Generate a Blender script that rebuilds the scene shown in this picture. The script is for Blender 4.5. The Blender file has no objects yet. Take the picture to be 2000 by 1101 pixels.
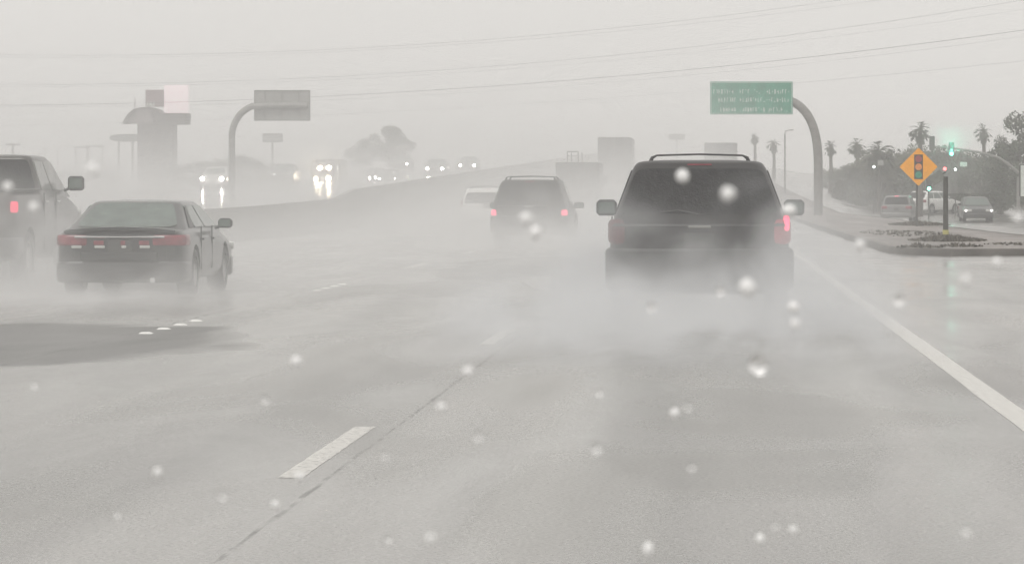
import bpy, bmesh, math, random
from mathutils import Vector, Matrix
R = math.radians
sc = bpy.context.scene
COL = sc.collection
random.seed(7)

# ------------------------------------------------------------------ camera
CAM_H = 1.34
F = 6700.0            # focal length in pixels of a 2000 px wide picture
VX, VY = 1390.0, 375.0
cam = bpy.data.cameras.new("camera")
camo = bpy.data.objects.new("camera", cam)
COL.objects.link(camo)
camo.location = (0, 0, CAM_H)
camo.rotation_euler = (R(90), 0, 0)
cam.sensor_width = 36
cam.lens = F * 36 / 2000
cam.shift_x = -(VX - 1000) / 2000
cam.shift_y = -(550.5 - VY) / 2000
cam.clip_start = 0.05
cam.clip_end = 6000
cam.dof.use_dof = True
cam.dof.focus_distance = 55
cam.dof.aperture_fstop = 58
sc.camera = camo

# ------------------------------------------------------------------ world
SUN_EL, SUN_ROT = 52, 200
w = bpy.data.worlds.new("World")
sc.world = w
w.use_nodes = True
nt = w.node_tree
nt.nodes.clear()
out = nt.nodes.new("ShaderNodeOutputWorld")
bg = nt.nodes.new("ShaderNodeBackground")
sky = nt.nodes.new("ShaderNodeTexSky")
sky.sky_type = 'NISHITA'
sky.sun_disc = False
sky.sun_elevation = R(SUN_EL)
sky.sun_rotation = R(SUN_ROT)
sky.dust_density = 6
bw = nt.nodes.new("ShaderNodeRGBToBW")
nt.links.new(sky.outputs[0], bw.inputs[0])
flat = nt.nodes.new("ShaderNodeMix"); flat.data_type = 'RGBA'
flat.inputs[0].default_value = 0.94           # thick overcast hides nearly all of the clear-sky gradient
nt.links.new(bw.outputs[0], flat.inputs[6])
# soft rain cloud structure
tc = nt.nodes.new("ShaderNodeTexCoord")
nz = nt.nodes.new("ShaderNodeTexNoise"); nz.inputs["Scale"].default_value = 3.0; nz.inputs["Detail"].default_value = 3
mp = nt.nodes.new("ShaderNodeMapping"); mp.inputs["Scale"].default_value = (1, 1, 4)
nt.links.new(tc.outputs["Generated"], mp.inputs[0]); nt.links.new(mp.outputs[0], nz.inputs["Vector"])
cr = nt.nodes.new("ShaderNodeValToRGB")
cr.color_ramp.elements[0].position = 0.3; cr.color_ramp.elements[0].color = (6.85, 6.66, 6.40, 1)
cr.color_ramp.elements[1].position = 0.7; cr.color_ramp.elements[1].color = (7.25, 7.06, 6.78, 1)
nt.links.new(nz.outputs[0], cr.inputs[0]); nt.links.new(cr.outputs[0], flat.inputs[7])
nt.links.new(flat.outputs[2], bg.inputs[0])
bg.inputs[1].default_value = 0.10
nt.links.new(bg.outputs[0], out.inputs[0])

sl = bpy.data.lights.new("sun", 'SUN')
sl.energy = 1.0; sl.angle = R(30); sl.color = (1.0, 0.97, 0.93)
so = bpy.data.objects.new("sun", sl); COL.objects.link(so)
so.rotation_euler = (R(90 - SUN_EL), 0, R(180 - SUN_ROT))
so.location = (0, 0, 60)

sc.view_settings.view_transform = 'Standard'
sc.view_settings.look = 'None'
sc.view_settings.exposure = 0.28
sc.view_settings.gamma = 1
sc.render.engine = 'CYCLES'
cy = sc.cycles
cy.max_bounces = 8; cy.diffuse_bounces = 2; cy.glossy_bounces = 2; cy.transmission_bounces = 6
cy.volume_bounces = 1; cy.transparent_max_bounces = 12
cy.volume_step_rate = 1.5; cy.volume_max_steps = 64
cy.use_adaptive_sampling = True; cy.adaptive_threshold = 0.02
cy.use_denoising = True
try: cy.denoiser = 'OPENIMAGEDENOISE'
except Exception: pass
cy.sample_clamp_indirect = 4

# ------------------------------------------------------------------ materials
def mat(name, col, rough=0.5, metal=0.0, coat=0.0, emit=None, es=0.0, noise=0.0, nscale=8.0, bump=0.0, bscale=40.0, ior=1.45, trans=0.0, rnoise=0.0):
    m = bpy.data.materials.new(name); m.use_nodes = True
    n = m.node_tree; b = n.nodes["Principled BSDF"]
    c4 = (*col, 1)
    b.inputs["Base Color"].default_value = c4
    b.inputs["Roughness"].default_value = rough
    b.inputs["Metallic"].default_value = metal
    b.inputs["IOR"].default_value = ior
    b.inputs["Coat Weight"].default_value = coat
    b.inputs["Coat Roughness"].default_value = 0.12
    b.inputs["Transmission Weight"].default_value = trans
    if emit:
        b.inputs["Emission Color"].default_value = (*emit, 1); b.inputs["Emission Strength"].default_value = es
    if noise or bump or rnoise:
        t = n.nodes.new("ShaderNodeTexCoord")
    if noise or rnoise:
        x = n.nodes.new("ShaderNodeTexNoise"); x.inputs["Scale"].default_value = nscale; x.inputs["Detail"].default_value = 5
        n.links.new(t.outputs["Object"], x.inputs["Vector"])
        if noise:
            r = n.nodes.new("ShaderNodeMapRange")
            r.inputs[1].default_value = 0.3; r.inputs[2].default_value = 0.7
            r.inputs[3].default_value = 1 - noise; r.inputs[4].default_value = 1 + noise
            n.links.new(x.outputs[0], r.inputs[0])
            v = n.nodes.new("ShaderNodeVectorMath"); v.operation = 'SCALE'; v.inputs[0].default_value = col
            n.links.new(r.outputs[0], v.inputs["Scale"]); n.links.new(v.outputs[0], b.inputs["Base Color"])
        if rnoise:
            r2 = n.nodes.new("ShaderNodeMapRange")
            r2.inputs[1].default_value = 0.3; r2.inputs[2].default_value = 0.7
            r2.inputs[3].default_value = max(0.02, rough - rnoise); r2.inputs[4].default_value = rough + rnoise
            n.links.new(x.outputs[0], r2.inputs[0]); n.links.new(r2.outputs[0], b.inputs["Roughness"])
    if bump:
        x = n.nodes.new("ShaderNodeTexNoise"); x.inputs["Scale"].default_value = bscale; x.inputs["Detail"].default_value = 3
        n.links.new(t.outputs["Object"], x.inputs["Vector"])
        bp = n.nodes.new("ShaderNodeBump"); bp.inputs["Strength"].default_value = bump; bp.inputs["Distance"].default_value = 0.02
        n.links.new(x.outputs[0], bp.inputs["Height"]); n.links.new(bp.outputs[0], b.inputs["Normal"])
    return m

M = {}
M['paint_black'] = mat("wet black paint", (0.012, 0.012, 0.013), 0.30, coat=0.5, noise=0.3, nscale=3, bump=0.15, bscale=60)
M['paint_charcoal'] = mat("wet charcoal paint", (0.016, 0.0145, 0.015), 0.42, coat=0.12, noise=0.35, nscale=2.5, bump=0.15, bscale=60)
M['paint_silver'] = mat("wet silver paint", (0.16, 0.16, 0.155), 0.35, metal=0.3, coat=0.5, noise=0.15, nscale=3, bump=0.1, bscale=60)
M['paint_white'] = mat("wet white paint", (0.75, 0.75, 0.73), 0.35, coat=0.5, noise=0.06, nscale=3)
M['paint_grey'] = mat("wet grey paint", (0.10, 0.10, 0.10), 0.35, coat=0.5, noise=0.2, nscale=3)
M['tint'] = mat("privacy glass", (0.012, 0.012, 0.013), 0.3, ior=1.22, noise=0.6, nscale=14, bump=0.25, bscale=35)
M['glass'] = mat("grey green glass", (0.10, 0.13, 0.115), 0.12, noise=0.25, nscale=6, bump=0.2, bscale=25)
M['glass_clear'] = mat("pale side glass", (0.22, 0.22, 0.21), 0.12, noise=0.2, nscale=5, bump=0.1, bscale=25)
M['rubber'] = mat("tyre rubber", (0.015, 0.015, 0.015), 0.6, noise=0.2, bump=0.2)
M['plastic'] = mat("black plastic", (0.02, 0.02, 0.02), 0.45, bump=0.05)
M['chrome'] = mat("chrome", (0.75, 0.75, 0.75), 0.18, metal=1.0, bump=0.02)
M['rim'] = mat("alloy rim", (0.5, 0.5, 0.5), 0.3, metal=0.9, noise=0.1)
M['red_lens'] = mat("red lens", (0.22, 0.02, 0.035), 0.2, coat=0.5, noise=0.3, nscale=12)
M['red_lit'] = mat("lit red lens", (0.6, 0.03, 0.08), 0.3, emit=(1.0, 0.10, 0.2), es=1.7, noise=0.1)
M['red_dim'] = mat("faintly lit red lens", (0.30, 0.03, 0.05), 0.3, emit=(1.0, 0.08, 0.13), es=0.05, noise=0.1)
M['white_lens'] = mat("clear lens", (0.5, 0.5, 0.48), 0.15, coat=0.5, noise=0.05)
M['head_lit'] = mat("lit headlight", (1, 1, 1), 0.3, emit=(1.0, 0.96, 0.88), es=90.0)
M['head_warm'] = mat("lit warm headlight", (1, 1, 1), 0.3, emit=(1.0, 0.86, 0.62), es=110.0)
M['head_dim'] = mat("dim headlight", (1, 1, 1), 0.3, emit=(1.0, 0.97, 0.92), es=2.5)
M['plate'] = mat("number plate", (0.05, 0.05, 0.048), 0.4, noise=0.15, nscale=30)
M['galv'] = mat("galvanised steel", (0.20, 0.195, 0.185), 0.5, metal=0.2, noise=0.25, nscale=4, bump=0.1)
M['pole_dark'] = mat("dark wet post", (0.06, 0.06, 0.052), 0.5, noise=0.3, nscale=12, bump=0.2)
M['sign_back'] = mat("sign back aluminium", (0.30, 0.30, 0.285), 0.5, metal=0.2, noise=0.1, nscale=1.5)
M['green'] = mat("green sign sheeting", (0.008, 0.24, 0.15), 0.45, noise=0.2, nscale=2)
M['sign_white'] = mat("white sign sheeting", (0.62, 0.66, 0.62), 0.5, noise=0.1)
M['yellow'] = mat("yellow sign sheeting", (0.93, 0.385, 0.0), 0.6, noise=0.07, nscale=5)
M['sym_black'] = mat("black sign ink", (0.03, 0.028, 0.025), 0.5, noise=0.2)
M['sym_red'] = mat("red sign ink", (0.30, 0.045, 0.05), 0.5, noise=0.2)
M['sym_yellow'] = mat("amber sign ink", (0.75, 0.26, 0.05), 0.5, noise=0.1)
M['sym_green'] = mat("green sign ink", (0.03, 0.28, 0.18), 0.5, noise=0.2)
M['concrete'] = mat("wet concrete", (0.22, 0.215, 0.20), 0.6, noise=0.25, nscale=1.2, bump=0.3, bscale=8)
M['kerb'] = mat("wet kerb concrete", (0.11, 0.10, 0.09), 0.5, noise=0.35, nscale=1.5, bump=0.3, bscale=8)
M['bark'] = mat("bark", (0.06, 0.05, 0.042), 0.8, noise=0.3, nscale=5, bump=0.4, bscale=12)
M['leaf'] = mat("leaves", (0.038, 0.054, 0.026), 0.6, noise=0.55, nscale=1.2)
M['leaf2'] = mat("olive leaves", (0.075, 0.08, 0.045), 0.6, noise=0.5, nscale=1.2)
M['palm'] = mat("palm fronds", (0.05, 0.06, 0.04), 0.6, noise=0.5, nscale=2)
M['tower'] = mat("brown render", (0.05, 0.032, 0.032), 0.7, noise=0.12, nscale=0.8)
M['tower_trim'] = mat("dark maroon trim", (0.06, 0.035, 0.04), 0.6, noise=0.1)
M['display'] = mat("pink lit display", (0.8, 0.68, 0.7), 0.5, emit=(1.0, 0.86, 0.88), es=0.34, noise=0.02)
M['green_lit'] = mat("lit green signal", (0.1, 0.9, 0.6), 0.3, emit=(0.12, 1.0, 0.62), es=14)
M['red_sig'] = mat("lit red signal", (0.9, 0.1, 0.1), 0.3, emit=(1.0, 0.12, 0.12), es=5)
M['white_sig'] = mat("lit white lamp", (1, 1, 1), 0.3, emit=(0.9, 1.0, 0.95), es=9)
M['weeds'] = mat("wet weeds", (0.085, 0.075, 0.055), 0.7, noise=0.4, nscale=6)
M['line'] = None

def add_nodes_road(name, base, rlo, rhi, tint=(1, 1, 1), bumpy=0.35, damp_refl_blobs=None):
    """wet asphalt: glossy film of varying roughness, aggregate bump, worn tone with car reflections and damp areas painted in, tar seams"""
    m = bpy.data.materials.new(name); m.use_nodes = True
    n = m.node_tree; b = n.nodes["Principled BSDF"]; L = n.links.new
    t = n.nodes.new("ShaderNodeTexCoord")
    def noise(scale, vec=(1, 1, 1), det=4, dist=0.0):
        mp = n.nodes.new("ShaderNodeMapping"); mp.inputs["Scale"].default_value = vec
        x = n.nodes.new("ShaderNodeTexNoise"); x.inputs["Scale"].default_value = scale; x.inputs["Detail"].default_value = det
        x.inputs["Distortion"].default_value = dist
        L(t.outputs["Object"], mp.inputs[0]); L(mp.outputs[0], x.inputs["Vector"]); return x.outputs[0]
    def rng(src, a, b_, c, d):
        r = n.nodes.new("ShaderNodeMapRange"); r.inputs[1].default_value = a; r.inputs[2].default_value = b_
        r.inputs[3].default_value = c; r.inputs[4].default_value = d; L(src, r.inputs[0]); return r.outputs[0]
    def mul(a, b_):
        q = n.nodes.new("ShaderNodeMath"); q.operation = 'MULTIPLY'; L(a, q.inputs[0]); L(b_, q.inputs[1]); return q.outputs[0]
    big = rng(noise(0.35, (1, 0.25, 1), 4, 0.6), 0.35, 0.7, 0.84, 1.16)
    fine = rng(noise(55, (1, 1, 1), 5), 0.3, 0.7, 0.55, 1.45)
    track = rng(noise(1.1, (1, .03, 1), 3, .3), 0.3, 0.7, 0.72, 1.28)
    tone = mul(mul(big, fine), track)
    worn = None  # tone factor of the dark patches: painted car reflections and damp areas
    if damp_refl_blobs:
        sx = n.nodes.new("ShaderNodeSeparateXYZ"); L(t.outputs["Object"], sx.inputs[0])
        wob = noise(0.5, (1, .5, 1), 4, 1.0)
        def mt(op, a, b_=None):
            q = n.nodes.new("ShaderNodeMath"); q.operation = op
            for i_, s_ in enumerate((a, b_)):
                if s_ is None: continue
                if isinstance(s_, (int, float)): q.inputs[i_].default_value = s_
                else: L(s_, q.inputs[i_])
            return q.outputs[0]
        for bx_, by_, brx, bry, amt in damp_refl_blobs:
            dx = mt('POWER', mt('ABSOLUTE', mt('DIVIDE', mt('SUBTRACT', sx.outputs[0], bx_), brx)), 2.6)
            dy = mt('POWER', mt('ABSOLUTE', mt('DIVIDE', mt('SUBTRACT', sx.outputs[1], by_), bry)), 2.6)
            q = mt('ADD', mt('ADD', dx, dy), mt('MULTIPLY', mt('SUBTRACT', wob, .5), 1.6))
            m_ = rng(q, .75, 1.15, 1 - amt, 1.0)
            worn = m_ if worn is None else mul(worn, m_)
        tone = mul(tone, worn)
    v = n.nodes.new("ShaderNodeVectorMath"); v.operation = 'SCALE'; v.inputs[0].default_value = tuple(base * c for c in tint)
    L(tone, v.inputs["Scale"]); L(v.outputs[0], b.inputs["Base Color"])
    rr = rng(noise(0.6, (1, 0.22, 1), 7, 0.8), 0.3, 0.72, rlo, rhi)
    gr = rng(noise(35, (1, 1, 1), 4), .3, .7, .88, 1.13)
    rr = mul(rr, gr)
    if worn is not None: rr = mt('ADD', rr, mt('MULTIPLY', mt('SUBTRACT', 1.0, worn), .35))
    L(rr, b.inputs["Roughness"])
    b.inputs["IOR"].default_value = 1.5
    b.inputs["Specular IOR Level"].default_value = 1.0
    bp = n.nodes.new("ShaderNodeBump"); bp.inputs["Strength"].default_value = bumpy; bp.inputs["Distance"].default_value = 0.01
    L(noise(26, (1, 1, 1), 5), bp.inputs["Height"]); L(bp.outputs[0], b.inputs["Normal"])
    return m
M['road'] = add_nodes_road("wet asphalt", 0.245, 0.14, 0.38, (1.0, 0.985, 0.93), 0.3, damp_refl_blobs=[(-7.9, 30.0, 3.7, 4.9, .62), (.2, 19.0, .8, 4.0, .10), (-3.3, 62, 1.4, 9, .3), (-10, 16, 2.5, 2.5, .2)])  # SUV and sedan reflections painted in as darker patches, along with damp areas
M['road_far'] = add_nodes_road("wet asphalt far", 0.15, 0.06, 0.18, (1.0, 0.985, 0.95), 0.06)
M['shoulder'] = add_nodes_road("flooded side asphalt", 0.22, 0.12, 0.32, (1.0, 0.96, 0.91), 0.08)
M['island'] = add_nodes_road("wet island paving", 0.17, 0.4, 0.75, (1.0, 0.87, 0.80), 0.7)
M['dirt'] = add_nodes_road("wet ground", 0.12, 0.5, 0.8, (1.0, 0.95, 0.85), 0.5)

def paint_mat():
    m = mat("worn road paint", (0.60, 0.59, 0.56), 0.38, noise=0.18, nscale=24)
    return m
def worn_alpha(m, lo, hi, scale, amin=0.0, vec=(1, 1, 1)):
    n = m.node_tree; L = n.links.new; b = n.nodes["Principled BSDF"]
    t = n.nodes.new("ShaderNodeTexCoord"); mp = n.nodes.new("ShaderNodeMapping"); mp.inputs["Scale"].default_value = vec
    x = n.nodes.new("ShaderNodeTexNoise"); x.inputs["Scale"].default_value = scale; x.inputs["Detail"].default_value = 6; x.inputs["Roughness"].default_value = .7
    L(t.outputs["Object"], mp.inputs[0]); L(mp.outputs[0], x.inputs["Vector"])
    r = n.nodes.new("ShaderNodeMapRange"); r.inputs[1].default_value = lo; r.inputs[2].default_value = hi; r.inputs[3].default_value = amin; r.inputs[4].default_value = 1.0
    L(x.outputs[0], r.inputs[0]); L(r.outputs[0], b.inputs["Alpha"]); return m
M['line'] = worn_alpha(paint_mat(), .34, .46, 22, .35)
M['edge_line'] = worn_alpha(paint_mat(), .30, .42, 22, .6)
M['tar'] = worn_alpha(mat("tar seam", (0.11, 0.108, 0.10), 0.36, noise=0.3), .38, 1.15, 3, 0.0)
M['marker'] = mat("ceramic road marker", (0.8, 0.8, 0.77), 0.2, coat=0.5)

# ------------------------------------------------------------------ mesh helpers
class MB:
    def __init__(s): s.v = []; s.f = []
    def add(s, vs, fs):
        o = len(s.v); s.v += [tuple(v) for v in vs]; s.f += [tuple(i + o for i in f) for f in fs]; return s
    def box(s, c, d, rot=None, bev=0.0):
        x, y, z = d[0] / 2, d[1] / 2, d[2] / 2
        if bev > 0:
            e = min(bev, x * .9, y * .9, z * .9)
            ring = lambda q: [(-x + q, -y), (x - q, -y), (x, -y + q), (x, y - q), (x - q, y), (-x + q, y), (-x, y - q), (-x, -y + q)]
            ins = lambda q: [(-x + e + q, -y + e), (x - e - q, -y + e), (x - e, -y + e + q), (x - e, y - e - q), (x - e - q, y - e), (-x + e + q, y - e), (-x + e, y - e - q), (-x + e, -y + e + q)]
            vs = [(a, b, -z) for a, b in ins(e * .01)] + [(a, b, -z + e) for a, b in ring(e)] + [(a, b, z - e) for a, b in ring(e)] + [(a, b, z) for a, b in ins(e * .01)]
            fs = [tuple(reversed(range(8))), tuple(range(24, 32))]
            for k in range(3):
                for i in range(8):
                    j = (i + 1) % 8; fs.append((k * 8 + i, k * 8 + j, k * 8 + 8 + j, k * 8 + 8 + i))
        else:
            vs = [(i, j, k) for k in (-z, z) for j in (-y, y) for i in (-x, x)]
            fs = [(0, 2, 3, 1), (4, 5, 7, 6), (0, 1, 5, 4), (2, 6, 7, 3), (0, 4, 6, 2), (1, 3, 7, 5)]
        m = Matrix.Translation(Vector(c))
        if rot: m = m @ rot.to_4x4()
        return s.add([m @ Vector(p) for p in vs], fs)
    def cyl(s, p0, p1, r0, r1=None, n=12, cap=True):
        r1 = r0 if r1 is None else r1
        p0, p1 = Vector(p0), Vector(p1); d = (p1 - p0).normalized()
        a = Vector((0, 0, 1)) if abs(d.z) < .9 else Vector((1, 0, 0))
        u = d.cross(a).normalized(); v = d.cross(u)
        vs = []
        for p, r in ((p0, r0), (p1, r1)):
            vs += [p + (u * math.cos(2 * math.pi * i / n) + v * math.sin(2 * math.pi * i / n)) * r for i in range(n)]
        fs = [(i, (i + 1) % n, n + (i + 1) % n, n + i) for i in range(n)]
        if cap: fs += [tuple(reversed(range(n))), tuple(range(n, 2 * n))]
        return s.add(vs, fs)
    def tube(s, pts, r, n=10):
        pts = [Vector(p) for p in pts]
        rs = r if isinstance(r, (list, tuple)) else [r] * len(pts)
        vs = []; fs = []
        u = None
        for i, p in enumerate(pts):
            d = (pts[min(i + 1, len(pts) - 1)] - pts[max(i - 1, 0)]).normalized()
            if u is None:
                a = Vector((0, 0, 1)) if abs(d.z) < .9 else Vector((1, 0, 0)); u = d.cross(a).normalized()
            u = (u - d * u.dot(d)).normalized(); v = d.cross(u)
            vs += [p + (u * math.cos(2 * math.pi * k / n) + v * math.sin(2 * math.pi * k / n)) * rs[i] for k in range(n)]
        for i in range(len(pts) - 1):
            for k in range(n):
                fs.append((i * n + k, i * n + (k + 1) % n, (i + 1) * n + (k + 1) % n, (i + 1) * n + k))
        fs += [tuple(reversed(range(n))), tuple(range(len(vs) - n, len(vs)))]
        return s.add(vs, fs)
    def loft(s, rings, caps=True):
        n = len(rings[0]); vs = [p for r in rings for p in r]; fs = []
        for i in range(len(rings) - 1):
            for k in range(n):
                fs.append((i * n + k, i * n + (k + 1) % n, (i + 1) * n + (k + 1) % n, (i + 1) * n + k))
        if caps: fs += [tuple(reversed(range(n))), tuple(range(len(vs) - n, len(vs)))]
        return s.add(vs, fs)
    def prism(s, poly, z0, z1, axis='z'):
        """poly in plan, extruded; axis x: poly is (y,z), axis y: poly is (x,z)"""
        f = {'z': lambda a, b, c: (a, b, c), 'x': lambda a, b, c: (c, a, b), 'y': lambda a, b, c: (a, c, b)}[axis]
        return s.loft([[f(a, b, z0) for a, b in poly], [f(a, b, z1) for a, b in poly]])
    def disc(s, c, r, y0, y1, n=20):
        return s.cyl((c[0], y0, c[1]), (c[0], y1, c[1]), r, n=n)
    def ball(s, c, r, sc_=(1, 1, 1), nu=14, nv=9):
        vs = [(c[0], c[1], c[2] - r * sc_[2])]; 
        for j in range(1, nv):
            t = -math.pi / 2 + math.pi * j / nv
            for i in range(nu):
                a = 2 * math.pi * i / nu
                vs.append((c[0] + r * sc_[0] * math.cos(t) * math.cos(a), c[1] + r * sc_[1] * math.cos(t) * math.sin(a), c[2] + r * sc_[2] * math.sin(t)))
        vs.append((c[0], c[1], c[2] + r * sc_[2])); fs = []
        for i in range(nu): fs.append((0, 1 + (i + 1) % nu, 1 + i))
        for j in range(nv - 2):
            for i in range(nu):
                a = 1 + j * nu; fs.append((a + i, a + (i + 1) % nu, a + nu + (i + 1) % nu, a + nu + i))
        l = len(vs) - 1; a = 1 + (nv - 2) * nu
        for i in range(nu): fs.append((a + i, a + (i + 1) % nu, l))
        return s.add(vs, fs)
    def build(s, name, m, parent=None, loc=None, smooth=True, ang=35):
        me = bpy.data.meshes.new(name); me.from_pydata(s.v, [], s.f)
        bm = bmesh.new(); bm.from_mesh(me)
        bmesh.ops.recalc_face_normals(bm, faces=bm.faces)
        if smooth:
            for f in bm.faces: f.smooth = True
            for e in bm.edges:
                if len(e.link_faces) == 2 and e.calc_face_angle(0) > R(ang): e.smooth = False
        bm.to_mesh(me); bm.free()
        me.materials.append(M[m] if isinstance(m, str) else m)
        o = bpy.data.objects.new(name, me); COL.objects.link(o)
        if parent: o.parent = parent
        if loc is not None: o.location = loc
        return o

def tag(o, label=None, cat=None, group=None, kind=None):
    if label: o["label"] = label
    if cat: o["category"] = cat
    if group: o["group"] = group
    if kind: o["kind"] = kind
    return o
def empty(name, loc, rz, label, cat, group=None):
    o = bpy.data.objects.new(name, None); COL.objects.link(o)
    o.location = loc; o.rotation_euler = (0, 0, rz); o.empty_display_size = .3
    return tag(o, label, cat, group)
def copy_tree(o, parent=None):
    c = o.copy(); COL.objects.link(c); c.parent = parent
    for ch in list(o.children): copy_tree(ch, c)
    return c
def P(px, py, d): return Vector(((px - VX) / F * d, d, CAM_H - (py - VY) / F * d))
def PX(px, d): return (px - VX) / F * d
def PZ(py, d): return CAM_H - (py - VY) / F * d
def lerp(a, b, t): return a + (b - a) * t
def pw(x, pts):
    if x <= pts[0][0]: return pts[0][1]
    for (a, b), (c, d) in zip(pts, pts[1:]):
        if x <= c: return lerp(b, d, (x - a) / (c - a))
    return pts[-1][1]

# ------------------------------------------------------------------ terrain
def zg(x, y):
    yy = min(y, 420)
    rise = max(0.0, yy - 95) * 0.0165
    if yy < 125: rise = max(0, yy - 80) ** 2 * 0.0165 / (4 * 15 * 1.5) * .73 if yy > 80 else 0
    main = 0.019 * max(0.0, yy - 195)
    G = pw(x, [(-90, .35), (-60, .42), (-44, .53), (-33, .70), (-23, .88), (-14.2, 1.0)])
    left = rise * G
    right = main - 0.0048 * max(0, min(yy - 100, 130))
    if x <= -13.7: return left
    if x <= -12.9: return lerp(left, main, (x + 13.7) / .8)
    if x <= 8.0: return main
    if x <= 11: return lerp(main, right, (x - 8) / 3)
    return right
ROWS = [-60, -20, 0, 6] + [10 + 3 * i for i in range(140)] + [450, 500, 600, 800, 1200, 2000, 3500]
def sheet(name, xs, y0, y1, m, dz, label, cat=None, kind='structure'):
    rows = [y0] + [y for y in ROWS if y0 < y < y1] + [y1]
    vs = [(x, y, zg(x, y) + dz) for y in rows for x in xs]; n = len(xs)
    fs = [(j * n + i, j * n + i + 1, (j + 1) * n + i + 1, (j + 1) * n + i) for j in range(len(rows) - 1) for i in range(n - 1)]
    o = MB().add(vs, fs).build(name, m, smooth=True, ang=80)
    return tag(o, label, None, None, kind)
sheet("ground", [-2500, -600, -200, -90, -60, -52, -44, -33, -23, -14.2, -13.7, -12.9, 3.6, 8.0, 11, 24, 60, 200, 600, 2500], -60, 3500, 'dirt', -0.06, "wet bare ground beside the freeway fading into rain mist")
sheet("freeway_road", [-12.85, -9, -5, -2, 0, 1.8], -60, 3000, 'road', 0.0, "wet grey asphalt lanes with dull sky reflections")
sheet("side_road", [1.8, 3.6, 6, 8, 11, 24], -60, 3000, 'shoulder', 0.0, "shiny flooded asphalt of the shoulder and side road right of the edge line")
sheet("oncoming_road", [-50, -44, -33, -28, -23, -18, -14.2], -60, 3000, 'road_far', 0.0, "shiny wet asphalt of the oncoming carriageway beyond the median barrier")

# painted lines -------------------------------------------------------------
def ribbon(mb, x, y0, y1, wd, dz, step=3.0, jit=0.0):
    n = max(1, int((y1 - y0) / step)); vs = []; fs = []
    for i in range(n + 1):
        y = y0 + (y1 - y0) * i / n
        a = x - wd / 2 + random.uniform(-jit, jit); b = x + wd / 2 + random.uniform(-jit, jit)
        vs += [(a, y, zg(a, y) + dz), (b, y, zg(b, y) + dz)]
        if i: fs.append((2 * i - 2, 2 * i - 1, 2 * i + 1, 2 * i))
    mb.add(vs, fs)
mb = MB(); ribbon(mb, 1.83, -5, 330, 0.17, 0.0015, 1.0, 0.004)
tag(mb.build("edge_line_marking", 'edge_line'), "solid white edge line right of the dark SUV's lane", None, None, 'structure')
mb = MB()
for k in range(-1, 20):
    y = 16.1 + 14.1 * k
    ribbon(mb, -1.98, y, y + 3.5, 0.12, 0.0015, 0.12, 0.003)
tag(mb.build("lane_dash_markings", 'line'), "worn white lane dashes left of the dark SUV's lane", None, None, 'structure')
mb = MB()
for X in (-5.36, -9.05):
    for k in range(-1, 18):
        y = 32.5 + 14.1 * k
        for q in range(4):
            mb.cyl((X, y + q * 1.05, 0.0 + zg(X, y)), (X, y + q * 1.05, 0.016 + zg(X, y)), 0.075, 0.045, n=10)
tag(mb.build("raised_road_markings", 'marker'), "rows of white raised road markers between the far lanes", None, None, 'structure')
mb = MB(); ribbon(mb, -1.80, 6, 120, 0.022, 0.0012, 0.4, 0.008)
ribbon(mb, -5.5, 18, 120, 0.03, 0.0012, 0.5, 0.01)
def crack(x0, x1, y, a, wd):
    n = 30; vs = []; fs = []; z = 0.0012
    dy = 0
    for i in range(n + 1):
        x = lerp(x0, x1, i / n); dy += random.uniform(-.03, .03)
        ww = wd * random.uniform(.4, 1.2)
        vs += [(x, y + dy + a * (x - x0) - ww, z), (x, y + dy + a * (x - x0) + ww, z)]
        if i: fs.append((2 * i - 2, 2 * i - 1, 2 * i + 1, 2 * i))
    mb.add(vs, fs)
crack(-12, -5.3, 29.2, .02, .05); crack(-12, -6.4, 27.5, .05, .03)
tag(mb.build("pavement_seams", 'tar'), "thin dark seams and cracks in the wet asphalt", None, None, 'structure')

# island ----------------------------------------------------------------
isl = [(3.85, 78.5), (3.95, 75.2), (4.3, 73.2), (4.95, 72.0), (6.6, 72.2), (9.0, 74), (9.6, 80), (8.6, 100), (8.3, 120), (8.2, 150), (7.7, 180), (6.9, 215), (6.2, 250), (5.6, 290), (5.0, 330), (4.4, 332), (4.0, 290), (3.85, 200), (3.8, 120)]
def zi(x, y): return 0.019 * max(0.0, min(y, 420) - 195)
def dense(poly, st=6):
    o = []
    for (a, b), (c, d) in zip(poly, poly[1:] + poly[:1]):
        n = max(1, int(math.hypot(c - a, d - b) / st))
        o += [(lerp(a, c, i / n), lerp(b, d, i / n)) for i in range(n)]
    return o
rk_ = random.Random(8)
dpoly = [(x + rk_.uniform(-.06, .06), y + rk_.uniform(-.15, .15)) for x, y in dense(isl, 2.5)]
def inset(poly, k):
    c = []
    n = len(poly)
    for i in range(n):
        p = Vector(poly[i]); a = Vector(poly[i - 1]); b = Vector(poly[(i + 1) % n])
        t = (b - a).normalized(); nn = Vector((-t.y, t.x)); c.append(tuple(p + nn * k))
    return c
inn = inset(dpoly, 0.16)
isl_o = empty("traffic_island", (6, 95, 0), 0, "long raised concrete kerbed island of wet brown paving right of the freeway", "traffic island")
mb = MB()
rings = [[(x - 6, y - 95, zi(x, y) + h) for x, y in p] for p, h in ((dpoly, -.05), (dpoly, .12), (inset(dpoly, .02), .15), (inn, .15), (inn, .10))]
mb.loft(rings, caps=False).build("kerb", 'kerb', isl_o)
bm = bmesh.new()
ev = [bm.verts.new((x - 6, y - 95, zi(x, y) + .135)) for x, y in inn]
bm.faces.new(ev); bmesh.ops.triangulate(bm, faces=bm.faces)
me = bpy.data.meshes.new("paving"); bm.to_mesh(me); bm.free(); me.materials.append(M['island'])
o = bpy.data.objects.new("paving", me); COL.objects.link(o); o.parent = isl_o
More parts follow.
